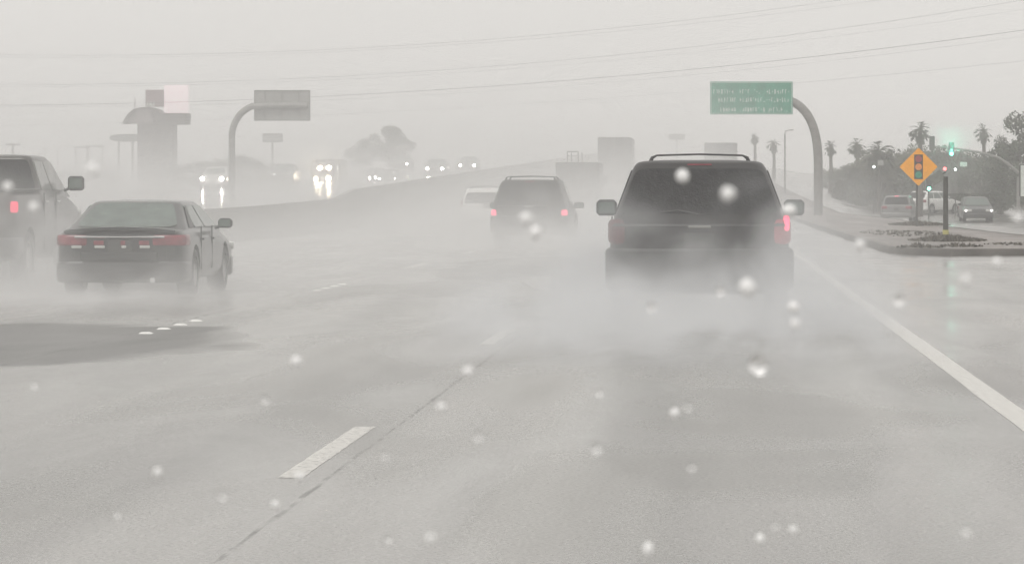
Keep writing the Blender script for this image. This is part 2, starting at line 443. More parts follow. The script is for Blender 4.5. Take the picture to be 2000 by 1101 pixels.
# weeds and dirt on the island
mb = MB()
def tuft(cx, cy, rx, ry, h, n):
    for i in range(n):
        a = random.uniform(0, 6.28); q = math.sqrt(random.random())
        x = cx + rx * q * math.cos(a); y = cy + ry * q * math.sin(a); hh = h * (1.1 - q) * random.uniform(.5, 1.2) + .03
        b = random.uniform(0, 6.28); ww = random.uniform(.03, .07); z = zi(x, y) + .13
        lx, ly = random.uniform(-.08, .08), random.uniform(-.08, .08)
        mb.add([(x - ww * math.cos(b), y - ww * math.sin(b), z), (x + ww * math.cos(b), y + ww * math.sin(b), z), (x + lx, y + ly, z + hh)], [(0, 1, 2)])
tuft(5.85, 85.2, .95, 2.2, .16, 900); tuft(7.6, 126, 1.1, 4, .16, 900); tuft(5.5, 76, .5, 1.0, .10, 90); tuft(7.3, 79, 1.0, 1.6, .07, 120); tuft(4.5, 74.5, .5, 1.0, .10, 120); tuft(5.6, 100, 1.2, 8, .06, 260)
tag(mb.build("weeds_grass", 'weeds', smooth=False), "low dark wet weeds around the sign posts on the island", None, None, 'stuff')

# median barrier ------------------------------------------------------------
ys = [-30] + [10 + 6 * i for i in range(70)]
rings = []
for y in ys:
    zb, zt = min(0, zg(-12.9, y)) + zg(-12.85, y) - .1, zg(-14.2, y) + .86
    zl = zg(-14.25, y) - .05
    rings.append([(-13.05, y, zb), (-13.12, y, zb + .25), (-13.42, y, max(zb + .4, zt - .45)), (-13.5, y, zt), (-13.68, y, zt), (-13.76, y, zt - .45), (-14.05, y, zl + .2), (-14.12, y, zl)])
o = MB().loft(rings).build("median_barrier", 'concrete')
tag(o, "long low concrete median barrier curving up between the carriageways", "barrier")

# ------------------------------------------------------------------ vehicles
def arch_cut(body, wheels, W, r):
    mb = MB()
    for y in wheels:
        for s_ in (-1, 1):
            mb.cyl((s_ * (W / 2 - .26), y, r), (s_ * (W / 2 + .1), y, r), r * 1.16, n=28)
    c = mb.build("cutter", 'plastic', smooth=False)
    c.parent = body.parent
    md = body.modifiers.new("b", 'BOOLEAN'); md.object = c; md.operation = 'DIFFERENCE'; md.solver = 'EXACT'
    bpy.context.view_layer.update()
    dg = bpy.context.evaluated_depsgraph_get()
    nm = bpy.data.meshes.new_from_object(body.evaluated_get(dg))
    body.modifiers.clear(); body.data = nm; nm.name = "body"
    bpy.data.objects.remove(c, do_unlink=True)

def wheel(root, x, y, r, wd, s_):
    mb = MB(); n = 28; prof = [(-wd / 2, r * .66), (-wd / 2, r * .9), (-wd * .38, r * .985), (0, r), (wd * .38, r * .985), (wd / 2, r * .9), (wd / 2, r * .66)]
    rings = [[(q, rr * math.cos(2 * math.pi * k / n), rr * math.sin(2 * math.pi * k / n)) for k in range(n)] for q, rr in prof]
    mb.loft(rings, caps=False)
    w_ = mb.build("wheel", 'rubber', root, (x, y, r))
    rb = MB()
    xo = s_ * wd * .42
    rb.cyl((xo - s_ * .05, 0, 0), (xo, 0, 0), r * .13, n=12)
    for k in range(5):
        a = 2 * math.pi * k / 5 + .3
        rot = Matrix.Rotation(a, 3, 'X')
        rb.box(rot @ Vector((xo - s_ * .03, 0, r * .36)), (.03, r * .2, r * .5), rot)
    rr = [[(q, z * math.cos(2 * math.pi * k / n), z * math.sin(2 * math.pi * k / n)) for k in range(n)] for q, z in ((xo, r * .68), (xo, r * .60), (xo - s_ * .09, r * .56), (xo - s_ * .12, r * .1))]
    rb.loft(rr, caps=False)
    rb.build("rim", 'rim', w_)

def make_vehicle(name, label, cat, loc, rz, V, group=None, detail=2):
    L, W = V['L'], V['W']; hw = W / 2; r = V.get('r', .34)
    root = empty(name, loc, rz, label, cat, group)
    Y = lambda y: y - L / 2
    paint = V['paint']
    top = V['top']            # list of (y, z) for the upper edge of the lower body
    zb = V.get('zb', .24)
    # lower body
    ys = [0, .02, .07, .16, .3, .6] + [L * k / 12 for k in range(2, 11)] + [L - .6, L - .3, L - .14, L - .05, L]
    ys = sorted(set(ys + [p[0] for p in top if .0 < p[0] < L]))
    rings = []
    for y in ys:
        e = min(y, L - y)
        f = pw(e, [(0, .80), (.02, .875), (.07, .93), (.16, .97), (.3, .988), (.8, 1.0)])
        wv = hw * f; zt = pw(y, top)
        b = zb + pw(e, [(0, .16), (.1, .07), (.5, .0)])
        h = zt - b
        half = [(.75 * wv, b), (.93 * wv, b + .03), (.975 * wv, b + .10), (wv, b + .34 * h), (1.0 * wv, b + .6 * h), (.985 * wv, b + .82 * h), (.965 * wv, zt - .055), (.915 * wv, zt - .012), (.7 * wv, zt + .006), (.3 * wv, zt + .014)]
        rings.append([(x, Y(y), z) for x, z in half] + [(-x, Y(y), z) for x, z in reversed(half)])
    body = MB().loft(rings).build("body", paint, root)
    wy = [Y(V['wheels'][0]), Y(V['wheels'][1])]
    if detail > 0: arch_cut(body, wy, W, r)
    # cabin
    g = V['cabin']            # y0b,y1b,y0t,y1t,wb,wt,belt,roof
    def ring(t, extra=0.0, z=None):
        y0 = lerp(g['y0b'], g['y0t'], t) + extra; y1 = lerp(g['y1b'], g['y1t'], t) - extra
        ww = lerp(g['wb'], g['wt'], t) - extra; rc = .13; pts = []
        zz = lerp(g['belt'], g['roof'], t) if z is None else z
        for cx, cy, a0 in ((ww - rc, y1 - rc, 0), (-ww + rc, y1 - rc, 90), (-ww + rc, y0 + rc, 180), (ww - rc, y0 + rc, 270)):
            for k in range(6):
                a = R(a0 + 90 * k / 5); pts.append((cx + rc * math.cos(a), Y(cy + rc * math.sin(a)), zz))
        return pts
    rf = g['roof']
    cab = MB().loft([ring(-.12), ring(0), ring(.3), ring(.6), ring(.88), ring(.95, .012), ring(.98, .035), ring(1, .09, rf), ring(1, .3, rf + .012)]).build("cabin", paint, root)
    xs_ = lambda t: lerp(g['wb'], g['wt'], t) + .004
    hb = lambda t: lerp(g['belt'], rf, t)
    def panel(pts4, nrm, mname, nm, th=.012, rnd=.18):
        # rounded quad with thickness
        q = [Vector(p) for p in pts4]; pts = []
        for i in range(4):
            p, a, b = q[i], q[i - 1], q[(i + 1) % 4]
            k = min((a - p).length, (b - p).length) * rnd
            pa = p + (a - p).normalized() * k; pb = p + (b - p).normalized() * k
            for s__ in (0, .25, .5, .75, 1):
                pts.append(pa.lerp(p, s__).lerp(p.lerp(pb, s__), s__))
        nv = Vector(nrm).normalized() * th
        n = len(pts)
        m_ = MB().add([p + nv for p in pts] + [p - nv for p in pts], [tuple(range(n)), tuple(range(2 * n - 1, n - 1, -1))] + [(i, n + i, n + (i + 1) % n, (i + 1) % n) for i in range(n)])
        return m_.build(nm, mname, root, smooth=False)
    rw = V.get('rear_t', (.08, .86)); rx = V.get('rear_in', .10)
    yr = lambda t: Y(lerp(g['y0b'], g['y0t'], t)) - .004
    panel([(-xs_(rw[0]) + rx, yr(rw[0]), hb(rw[0])), (xs_(rw[0]) - rx, yr(rw[0]), hb(rw[0])), (xs_(rw[1]) - rx, yr(rw[1]), hb(rw[1])), (-xs_(rw[1]) + rx, yr(rw[1]), hb(rw[1]))], (0, -1, .3), V.get('rear_glass', 'tint'), "rear_window")
    yf = lambda t: Y(lerp(g['y1b'], g['y1t'], t)) + .004
    panel([(-xs_(.06) + .1, yf(.06), hb(.06)), (xs_(.06) - .1, yf(.06), hb(.06)), (xs_(.86) - .1, yf(.86), hb(.86)), (-xs_(.86) + .1, yf(.86), hb(.86))], (0, 1, .5), 'glass', "windshield")
    for (s0, s1, s2, s3, gm) in V['side']:
        for sg in (-1, 1):
            def yy(t, s__): return Y(lerp(lerp(g['y0b'], g['y0t'], t), lerp(g['y1b'], g['y1t'], t), s__))
            t0, t1 = .07, .84
            pts = [(sg * xs_(t0), yy(t0, s0), hb(t0)), (sg * xs_(t0), yy(t0, s1), hb(t0)), (sg * xs_(t1), yy(t1, s3), hb(t1)), (sg * xs_(t1), yy(t1, s2), hb(t1))]
            panel(pts, (sg, 0, .2), gm, "side_window", rnd=.1)
    if detail > 0:
        for y in wy:
            for sg in (-1, 1): wheel(root, sg * (hw - .115), y, r, .215, sg)
    else:
        for y in wy:
            for sg in (-1, 1): MB().cyl((-.1, 0, 0), (.1, 0, 0), r, n=16).build("wheel", 'rubber', root, (sg * (hw - .11), y, r))
    # plan outline pieces at the rear (and mirrored to the front)
    def plan(z0, z1, off, xin, ydep, m_, nm, front=False, both=True):
        k = -1 if front else 1; fy = lambda y: (Y(y) if not front else Y(L - y))
        objs = []
        o_ = [(.80 * hw, -off), (.885 * hw + off * .6, .02 - off * .6), (.94 * hw + off, .07), (.975 * hw + off, .16), (.992 * hw + off, max(.17, ydep))]
        for sg in ((-1, 1) if xin > 0 else (0,)):
            if sg:
                o_k = [q for q in o_ if q[0] > xin + .01]
                poly = [(sg * xin, fy(-off + max(0, xin / hw - .84) * .3))] + [(sg * x, fy(y)) for x, y in o_k] + [(sg * (hw - .12), fy(max(.17, ydep))), (sg * xin, fy(.12))]
            else:
                poly = [(-x, fy(y)) for x, y in reversed(o_)] + [(x, fy(y)) for x, y in o_]
            ax_ = sum(q[0] for q in poly) / len(poly); ay_ = sum(q[1] for q in poly) / len(poly)
            hx_ = max(abs(q[0] - ax_) for q in poly); hy_ = max(abs(q[1] - ay_) for q in poly); e_ = min(.045, (z1 - z0) * .22)
            kx, ky = max(.5, 1 - e_ * .8 / hx_), max(.5, 1 - e_ * .8 / hy_)
            ins_ = lambda f: [(ax_ + (x - ax_) * (1 - (1 - kx) * f), ay_ + (y - ay_) * (1 - (1 - ky) * f)) for x, y in poly]
            objs.append(MB().loft([[(x, y, z) for x, y in ins_(f)] for f, z in ((1, z0), (.3, z0 + e_ * .4), (0, z0 + e_), (0, z1 - e_), (.3, z1 - e_ * .4), (1, z1))]).build(nm, m_, root))
        return objs
    bz = V['bumper']
    plan(bz[0], bz[1], V.get('boff', .05), 0, .42, V.get('bumper_mat', paint), "rear_bumper")
    plan(bz[0], bz[1], V.get('boff', .05) * .8, 0, .42, V.get('bumper_mat', paint), "front_bumper", front=True)
    tl = V['tail']            # z0,z1,xin,depth, material (left,right)
    a, b_ = plan(tl[0], tl[1], .014, tl[2] * hw, tl[3], 'red_lens', "tail_light")
    a.data.materials[0] = M[tl[4]]; b_.data.materials[0] = M[tl[5]]
    hl = V['head']
    heads = plan(hl[0], hl[1], .014, hl[2] * hw, .22, 'white_lens', "headlight", front=True)
    if V.get('tailgate'):
        tg = V['tailgate']
        panel([(-tg[2] * hw, Y(-.006), tg[0]), (tg[2] * hw, Y(-.006), tg[0]), (tg[3] * hw, Y(g['y0b'] * .6 - .012), tg[1]), (-tg[3] * hw, Y(g['y0b'] * .6 - .012), tg[1])], (0, -1, 0), paint, "tailgate", rnd=.08)
    # mirrors
    mz = V['mirror']          # y, z, width, height
    for sg in (-1, 1):
        x0 = pw(0, [(0, g['wb'])])
        mr = MB().box((0, 0, 0), (mz[2], .13, mz[3]), bev=.035).build("side_mirror", V.get('mirror_mat', 'plastic'), root, (sg * (mz[4] if len(mz) > 4 else hw + mz[2] * .42), Y(mz[0]), mz[1]))
        MB().tube([(-sg * mz[2] * .35, 0, -mz[3] * .3), (-sg * mz[2] * .75, 0, -mz[3] * .5)], .022, 8).build("mirror_arm", 'plastic', mr)
        MB().box((0, -.066, 0), (mz[2] * .8, .006, mz[3] * .7)).build("mirror_glass", 'glass', mr)
    # plate, handle, brake lamp, wiper
    pz = V.get('plate_z', .8)
    pl = MB().box((0, 0, 0), (.31, .012, .155), bev=.004).build("license_plate", 'plate', root, (V.get('plate_x', 0), Y(-.012 - V.get('plate_off', 0)), pz))
    MB().box((0, Y(g['y0t'] - .012), lerp(g['belt'], rf, .93)), (.26, .03, .022), bev=.008).build("brake_light", V.get('third', 'red_lens'), root)
    if V.get('rack'):
        zr = V['rack'][0]; ln = V['rack'][1]; hwk = V['rack'][2]
        rk = MB()
        for yk in V['rack'][3]:
            rk.tube([(-hwk, Y(yk), rf - .02), (-hwk + .02, Y(yk), zr - .025), (-hwk + .07, Y(yk), zr), (0, Y(yk), zr + .012), (hwk - .07, Y(yk), zr), (hwk - .02, Y(yk), zr - .025), (hwk, Y(yk), rf - .02)], [.026, .018, .010, .010, .010, .018, .026], 8)
        for sg in (-1, 1):
            rk.tube([(sg * hwk, Y(V['rack'][3][0]), rf + .01), (sg * hwk, Y(ln), rf + .01)], .010, 8)
        rk.build("roof_rack", 'plastic', root)
    if detail > 1:
        zt0 = pw(.1, top)
        # tailgate panel gap, handle strip, wiper, exhaust, door gaps, handles, towing eye, bumper reflectors
        for sg in (-1, 1):
            MB().box((sg * .70 * hw, Y(-.0005), (bz[1] + zt0) / 2 - .03), (.010, .012, (zt0 - bz[1]) * .85)).build("tailgate_gap", 'plastic', root, smooth=False)
        MB().box((0, Y(-.02), V.get('handle_z', zt0 - .12)), (.24, .03, .03), bev=.01).build("tailgate_handle", V.get('handle_mat', 'chrome'), root)
        wz = MB().tube([(.0, Y(g['y0b']) - .03, hb(.08)), (-.22, Y(lerp(g['y0b'], g['y0t'], .15)) - .035, hb(.15)), (-.40, Y(lerp(g['y0b'], g['y0t'], .12)) - .035, hb(.12))], .011, 6)
        if V.get('wiper', True): wz.build("rear_wiper", 'plastic', root)
        MB().cyl((.5 * hw, Y(-.03), zb + .03), (.5 * hw, Y(.25), zb + .03), .035, n=12).build("exhaust_pipe", 'chrome', root)
        for sg in (-1, 1):
            for yk in V['doors']:
                dg_ = MB()
                dg_.box((sg * (hw * .994), Y(yk), zb + .12 + (g['belt'] - zb) * .45), (.016, .010, (g['belt'] - zb) * .85))
                dg_.build("door_gap", 'plastic', root, smooth=False)
                MB().box((sg * (hw * .985 + .012), Y(yk + .20), g['belt'] - .13), (.03, .17, .03), bev=.008).build("door_handle", V.get('dh', paint), root)
            if V.get('reflectors'): MB().box((sg * .72 * hw, Y(-.062), bz[0] + .12), (.16, .02, .035), bev=.005).build("bumper_reflector", 'red_lens', root)
    root["_"] = 0; del root["_"]
    return root, heads

def headlamps(root, V, spread, z, r_, m_, xs=(-1, 1), name="headlight_bulb"):
    L = V['L']
    out_ = []
    for sg in xs:
        out_.append(MB().ball((0, 0, 0), r_, (1, .5, 1)).build(name, m_, root, (sg * spread, L / 2 + .02, z)))
    return out_

# --- nearest dark SUV -------------------------------------------------------
SUV = dict(L=4.75, W=1.885, r=.36, paint='paint_charcoal', zb=.27,
    top=[(0, .98), (.15, 1.06), (.6, 1.08), (3.0, 1.08), (3.4, 1.06), (4.3, .98), (4.6, .88), (4.75, .78)],
    wheels=(.95, 3.72), rear_in=.045, tailgate=(.68, 1.115, .70, .86), cabin=dict(y0b=.02, y1b=3.55, y0t=.42, y1t=2.75, wb=.885, wt=.665, belt=1.06, roof=1.665),
    side=[(.055, .26, .07, .27, 'tint'), (.29, .55, .30, .60, 'tint'), (.58, .90, .63, .93, 'glass')],
    bumper=(.32, .76), bumper_mat='plastic', tail=(.80, 1.06, .80, .24, 'red_dim', 'red_lit'), head=(.72, .86, .6),
    mirror=(3.05, 1.165, .23, .18, 1.05), plate_z=.84, rack=(1.725, 2.9, .52, (.75,)), doors=(1.25, 2.3), handle_z=.98, third='red_lens', dh='plastic')
s1 = dict(SUV)
M['red_dark'] = mat('spray-veiled red lens', (0.09, 0.018, 0.024), .4, noise=.4, nscale=9)  # left tail lens, its fading in the spray painted in as darker red
s1['tail'] = (.80, 1.06, .82, .24, 'red_dark', 'red_dim'); s1['handle_mat'] = 'galv'
suv1, _ = make_vehicle("dark_suv", "nearest dark charcoal SUV with roof rack straight ahead in the same lane", "SUV", (PX(1366, 35.4), 35.4 + 4.75 / 2, 0), 0, s1, "cars driving away in the rain")
MB().box((0, 0, 0), (.06, .05, .16), bev=.015).build("lit_lamp", 'red_lit', suv1, (.90, -4.75 / 2 + .07, 1.02))

# --- second SUV, brake lights lit ---------------------------------------------
s2 = dict(SUV); s2['tail'] = (.62, .90, .86, .2, 'red_lit', 'red_lit'); s2['paint'] = 'paint_charcoal'
s2['mirror'] = (3.0, 1.0, .26, .16, 1.08); s2['rack'] = (1.72, 2.9, .62, (.6, 1.9)); s2['cabin'] = dict(SUV['cabin'], roof=1.64, wt=.70)
suv2, _ = make_vehicle("dark_suv", "smaller dark SUV with both red tail lights lit, left beyond the nearest SUV", "SUV", (PX(1036, 85), 85 + 2.4, 0), R(-1), s2, "cars driving away in the rain")

# --- white SUV beyond -----------------------------------------------------------
s3 = dict(SUV); s3.update(paint='paint_white', rear_glass='tint', tail=(.82, 1.0, .9, .2, 'red_lens', 'red_lens'), bumper_mat='paint_white')
s3['cabin'] = dict(SUV['cabin'], roof=1.47, belt=.92, wt=.74); s3['top'] = [(y, z - .12) for y, z in SUV['top']]; s3['rack'] = (1.53, 2.9, .62, (.6, 1.9)); s3['rear_t'] = (.02, .72); s3['tailgate'] = None; s3['rear_in'] = .08
s3['mirror'] = (3.0, .98, .2, .15, 1.02); s3['mirror_mat'] = 'paint_white'
suv3, _ = make_vehicle("white_suv", "white SUV half hidden behind the smaller dark SUV", "SUV", (PX(950, 122), 122 + 2.4, 0), 0, s3, "cars driving away in the rain", detail=1)

# --- pewter pickup at far left --------------------------------------------------------
M['paint_pickup'] = mat("wet pewter paint", (0.065, 0.060, 0.056), 0.35, metal=.2, coat=0.4, noise=0.2, nscale=3, bump=.1, bscale=60)
M['red_lit_soft'] = mat("softly lit red lens", (0.5, 0.03, 0.07), 0.3, emit=(1.0, 0.10, 0.18), es=.8)
s4 = dict(L=5.2, W=1.95, r=.39, paint='paint_pickup', zb=.36,
    top=[(0, 1.28), (.1, 1.34), (1.0, 1.35), (3.7, 1.35), (4.1, 1.30), (4.9, 1.16), (5.1, 1.02), (5.2, .9)],
    wheels=(1.05, 4.25), cabin=dict(y0b=1.98, y1b=4.25, y0t=2.12, y1t=3.35, wb=.93, wt=.76, belt=1.33, roof=1.88),
    side=[(.06, .40, .07, .48, 'glass_clear'), (.43, .90, .51, .95, 'glass_clear')], rear_in=.05, rear_t=(.06, .88),
    bumper=(.46, .70), bumper_mat='paint_grey', tail=(1.05, 1.21, .925, .06, 'red_lens', 'red_lit_soft'), head=(.9, 1.08, .6),
    mirror=(3.75, 1.47, .24, .22, 1.13), plate_z=.62, doors=(2.1, 3.0), handle_z=1.12, dh='chrome', wiper=False)
pk, _ = make_vehicle("pickup_truck", "pewter pickup truck with dark cab rear window cut off by the left picture edge", "pickup truck", (PX(30, 48) - .975, 48 + 2.6, 0), 0, s4, "cars driving away in the rain")
MB().box((0, -2.6 + 1.02, 1.362), (1.62, 1.8, .012)).build("bed_cover", 'plastic', pk)
for sg in (-1, 1): MB().box((sg * .90, -2.6 + 1.02, 1.372), (.07, 1.85, .03), bev=.01).build("bed_rail", 'plastic', pk)

# --- black sedan ---------------------------------------------------------------
s5 = dict(boff=.018, L=4.5, W=1.66, r=.31, paint='paint_black', zb=.20,
    top=[(0, .80), (.04, .84), (.10, .855), (.5, .87), (.9, .87), (2.9, .86), (3.3, .84), (4.1, .72), (4.4, .62), (4.5, .52)],
    wheels=(.90, 3.55), cabin=dict(y0b=.42, y1b=3.45, y0t=1.30, y1t=2.55, wb=.76, wt=.56, belt=.86, roof=1.225),
    side=[(.10, .24, .10, .20, 'tint'), (.27, .53, .06, .50, 'glass'), (.56, .93, .54, .93, 'glass')],
    rear_glass='glass', rear_t=(.10, .93), rear_in=.09, bumper=(.20, .47), tail=(.665, .80, .50, .34, 'red_lens', 'red_lens'), head=(.55, .66, .5),
    mirror=(2.75, .925, .19, .13, .94), mirror_mat='paint_black', plate_z=.66, plate_off=.0, doors=(1.35, 2.3), handle_z=.765, handle_mat='paint_black', wiper=False, third='red_lens')
DS = 43.2
sed, _ = make_vehicle("black_sedan", "black sedan with wide red tail lights and chrome strip throwing up spray", "sedan", (PX(234, DS), DS + 2.25, 0), 0, s5, "cars driving away in the rain")
Yr = -4.5 / 2
MB().box((0, Yr - .035, .775), (1.14, .02, .028), bev=.008).build("chrome_strip", 'chrome', sed)
sp = [(-.70, Yr + .02, .845), (-.45, Yr - .01, .875), (0, Yr - .02, .89), (.45, Yr - .01, .875), (.70, Yr + .02, .845)]
MB().loft([[(x, y - .03, z - .02), (x, y - .03, z + .012), (x, y + .14, z + .02), (x, y + .14, z - .04)] for x, y, z in sp]).build("spoiler", 'paint_black', sed)
for x, wd in ((-.55, .13), (-.26, .13), (.045, .06), (.31, .13)):
    MB().box((x, Yr - .03, .70), (wd, .02, .055), bev=.006).build("reflector_lamp", 'red_lens', sed)
    MB().box((x + .01, Yr - .03, .65), (wd, .02, .035), bev=.006).build("reversing_lamp", 'white_lens', sed)
MB().box((0, Yr - .04, .53), (.98, .04, .11), bev=.02).build("bumper_recess", 'plastic', sed)

# --- box truck, semi trailer and far truck -----------------------------------------
def box_truck(name, label, cx, d, wd, z0, H, L, rack=False, mname='sign_back', group="cars driving away in the rain"):
    rt = empty(name, (cx, d + L / 2, z0), 0, label, "truck", group)
    MB().box((0, 0, (H + .95) / 2), (wd, L, H - .95), bev=.05).build("cargo_box", mname, rt)
    dr = MB()
    for sg in (-1, 1): dr.box((sg * wd * .24, -L / 2 - .012, (H + .95) / 2), (wd * .44, .02, H - 1.15), bev=.008)
    dr.build("rear_door", mname, rt)
    MB().box((0, -L / 2 - .03, (H + .95) / 2), (.05, .03, H - 1.3)).build("door_lock_bar", 'galv', rt)
    MB().box((0, -L / 2 + .1, .62), (wd * .96, .12, .14), bev=.02).build("rear_bumper", 'plastic', rt)
    MB().box((0, .2, .82), (1.0, L * .98, .2)).build("chassis", 'plastic', rt)
    for sg in (-1, 1):
        MB().box((sg * wd * .42, -L / 2 - .02, .80), (.2, .04, .12), bev=.01).build("tail_light", 'red_lens', rt)
        for y in (-L / 2 + 1.2, L / 2 - .9):
            MB().cyl((-.15, 0, 0), (.15, 0, 0), .48, n=18).build("wheel", 'rubber', rt, (sg * (wd / 2 - .2), y, .48))
        MB().box((0, 0, 0), (.2, .1, .4), bev=.03).build("side_mirror", 'plastic', rt, (sg * (wd / 2 + .12), L / 2 + .7, 2.0))
    MB().box((0, L / 2 + .95, 1.6), (wd * .92, 1.8, 2.0), bev=.2).build("truck_cab", 'paint_white', rt)
    if rack:
        rk = MB(); x0, x1 = rack
        for x in (x0, x1): rk.cyl((x, -L / 2 + .3, H - .02), (x, -L / 2 + .3, H + .58), .03, n=8); rk.cyl((x, L / 2 - .3, H - .02), (x, L / 2 - .3, H + .58), .03, n=8)
        rk.cyl((x0, -L / 2 + .3, H + .56), (x1, -L / 2 + .3, H + .56), .035, n=8); rk.cyl((x0, -L / 2 + .3, H + .35), (x1, -L / 2 + .3, H + .35), .02, n=8)
        rk.build("ladder_rack", 'galv', rt)
    return rt
M['box_grey'] = mat("grey truck body", (0.05, 0.05, 0.048), 0.5, noise=0.15, nscale=1.0)
box_truck("box_truck", "grey box truck with a small rack on its roof, ahead of the dark SUVs", PX(1128, 180), 180, 2.3, 0, 2.9, 6, rack=(-.55, .02), mname='box_grey')
box_truck("semi_trailer", "tall grey trailer fading in the mist left of the nearest SUV roof", PX(1200, 262), 262, 2.55, zg(0, 262), 4.25, 12, mname='box_grey')
box_truck("semi_trailer", "faint grey trailer barely visible in mist above the nearest SUV", PX(1408, 300), 300, 2.9, zg(0, 300), 3.65, 12, mname='box_grey')

# --- oncoming cars -------------------------------------------------------------
CAR = dict(L=4.5, W=1.78, r=.32, paint='paint_white', zb=.22,
    top=[(0, .85), (.2, .98), (.9, .98), (3.0, .95), (3.4, .92), (4.2, .80), (4.42, .70), (4.5, .6)],
    wheels=(.9, 3.55), cabin=dict(y0b=.15, y1b=3.4, y0t=.8, y1t=2.45, wb=.82, wt=.62, belt=.95, roof=1.45),
    side=[(.08, .30, .10, .30, 'glass'), (.33, .6, .33, .6, 'glass'), (.63, .9, .64, .93, 'glass')],
    bumper=(.24, .5), tail=(.72, .9, .6, .2, 'red_lens', 'red_lens'), head=(.6, .74, .45),
    mirror=(2.9, 1.02, .2, .14), plate_z=.7, doors=(1.4, 2.4))
def glow(root, l_, c, e):
    ld = bpy.data.lights.new("headlight_beam", 'SPOT'); ld.spot_size = R(64); ld.spot_blend = .8; ld.energy = e; ld.color = c; ld.shadow_soft_size = .08
    lo = bpy.data.objects.new("headlight_beam", ld); COL.objects.link(lo); lo.parent = root; lo.location = l_; lo.rotation_euler = (R(90), 0, 0)
def oncoming(px1, px2, py, d, paint, label, lamp='head_lit', rr=.13, both=True, kind="oncoming_car", V0=CAR, z_l=.66):
    c = (px1 + px2) / 2; V = dict(V0); V['paint'] = paint; V['bumper_mat'] = paint
    sp_ = (px2 - px1) / F * d / 2
    x = PX(c, d); z = PZ(py, d) - z_l
    rt, hd = make_vehicle(kind, label, "car", (x, d + V['L'] / 2, z), math.pi, V, "oncoming cars with lit headlights", detail=0)
    headlamps(rt, V, sp_, z_l, rr, lamp, xs=(-1, 1) if both else (-1,))
    for q in (((-1, 1) if both else (-1,)) if lamp == 'head_lit' else ()): glow(rt, (q * sp_, V['L'] / 2 + .15, z_l), (1, .93, .82), 160 if lamp == 'head_lit' else 40)
    return rt
oncoming(395, 433, 349, 228, 'paint_white', "white oncoming car with two headlights right of the brown tower sign")
oncoming(536, 564, 341, 245, 'paint_grey', "dim grey oncoming car with one bright lamp beside the four-lamp truck", lamp='head_dim', rr=.07)
oncoming(741, 772, 351, 262, 'paint_grey', "oncoming car with two bright headlights below the misty tree")
oncoming(722, 733, 346, 285, 'paint_grey', "oncoming car with close headlights left behind another car", rr=.07)
oncoming(767, 795, 320, 300, 'paint_grey', "oncoming car with a single lit headlight high on the slope", both=False, rr=.09)
oncoming(835, 864, 329, 275, 'paint_grey', "oncoming car with headlights, left one of the two uphill near the barrier", rr=.13)
oncoming(899, 926, 323, 300, 'paint_grey', "oncoming car with headlights farthest up the slope by the barrier", rr=.13)
# truck with four lamps
tr = empty("oncoming_truck", (PX(629, 250), 254, PZ(349, 250) - 1.0), math.pi, "oncoming truck with four very bright warm lamps", "truck", "oncoming cars with lit headlights")
MB().box((0, 2.6, 1.35), (2.0, 1.8, 1.7), bev=.25).build("truck_cab", 'paint_grey', tr)
MB().box((0, -.9, 1.5), (2.1, 5.0, 1.9), bev=.1).build("cargo_box", 'box_grey', tr)
MB().box((0, 3.51, 1.5), (1.6, .04, .55), bev=.02).build("windshield", 'tint', tr)
MB().box((0, 3.58, .6), (2.0, .16, .3), bev=.05).build("front_bumper", 'chrome', tr)
MB().box((0, 3.52, 1.0), (1.0, .05, .35), bev=.02).build("grille", 'plastic', tr)
for sg in (-1, 1):
    for y in (-2.4, 2.5): MB().cyl((-.13, 0, 0), (.13, 0, 0), .45, n=18).build("wheel", 'rubber', tr, (sg * .85, y, .45))
for x, z, rr in ((.50, 1.0, .15), (-.42, 1.02, .19), (.20, 1.78, .17), (-.46, 1.78, .17)):
    MB().ball((0, 0, 0), rr, (1, .5, 1)).build("headlight", 'head_warm', tr, (x, 3.62, z)); glow(tr, (x, 3.95, z), (1, .84, .62), 420)

# --- cars on the side road at right ---------------------------------------------
def zr(d): return zg(14, d)
sv = dict(CAR); sv['paint'] = 'paint_silver'; sv['third'] = 'red_lit'; sv['rear_glass'] = 'tint'
sv['cabin'] = dict(CAR['cabin'], y0t=.3, roof=1.5, wt=.68)
make_vehicle("parked_car", "silver car with red brake light left of the yellow sign post", "car", (PX(1757, 200), 200, zr(200) + .02), R(-8), sv, "cars on the side road", detail=1)
sv2 = dict(CAR); sv2['paint'] = 'paint_white'
make_vehicle("parked_car", "pale car between the yellow sign post and the dark post", "car", (PX(1822, 222), 222, zr(222) + .02), R(-38), sv2, "cars on the side road", detail=1)
sv3 = dict(CAR); sv3['paint'] = 'paint_black'
rt, _ = make_vehicle("dark_car", "dark car with two small headlights facing, right of the dark post", "car", (PX(1911, 198), 200, zr(198) + .02), math.pi, sv3, "cars on the side road", detail=1)
headlamps(rt, sv3, .74, .66, .065, 'head_dim')

# ------------------------------------------------------------------ signs
def arc_pts(p0, c, p1, n=14):
    p0, c, p1 = Vector(p0), Vector(c), Vector(p1)
    return [p0.lerp(c, t / n).lerp(c.lerp(p1, t / n), t / n) for t in range(n + 1)]
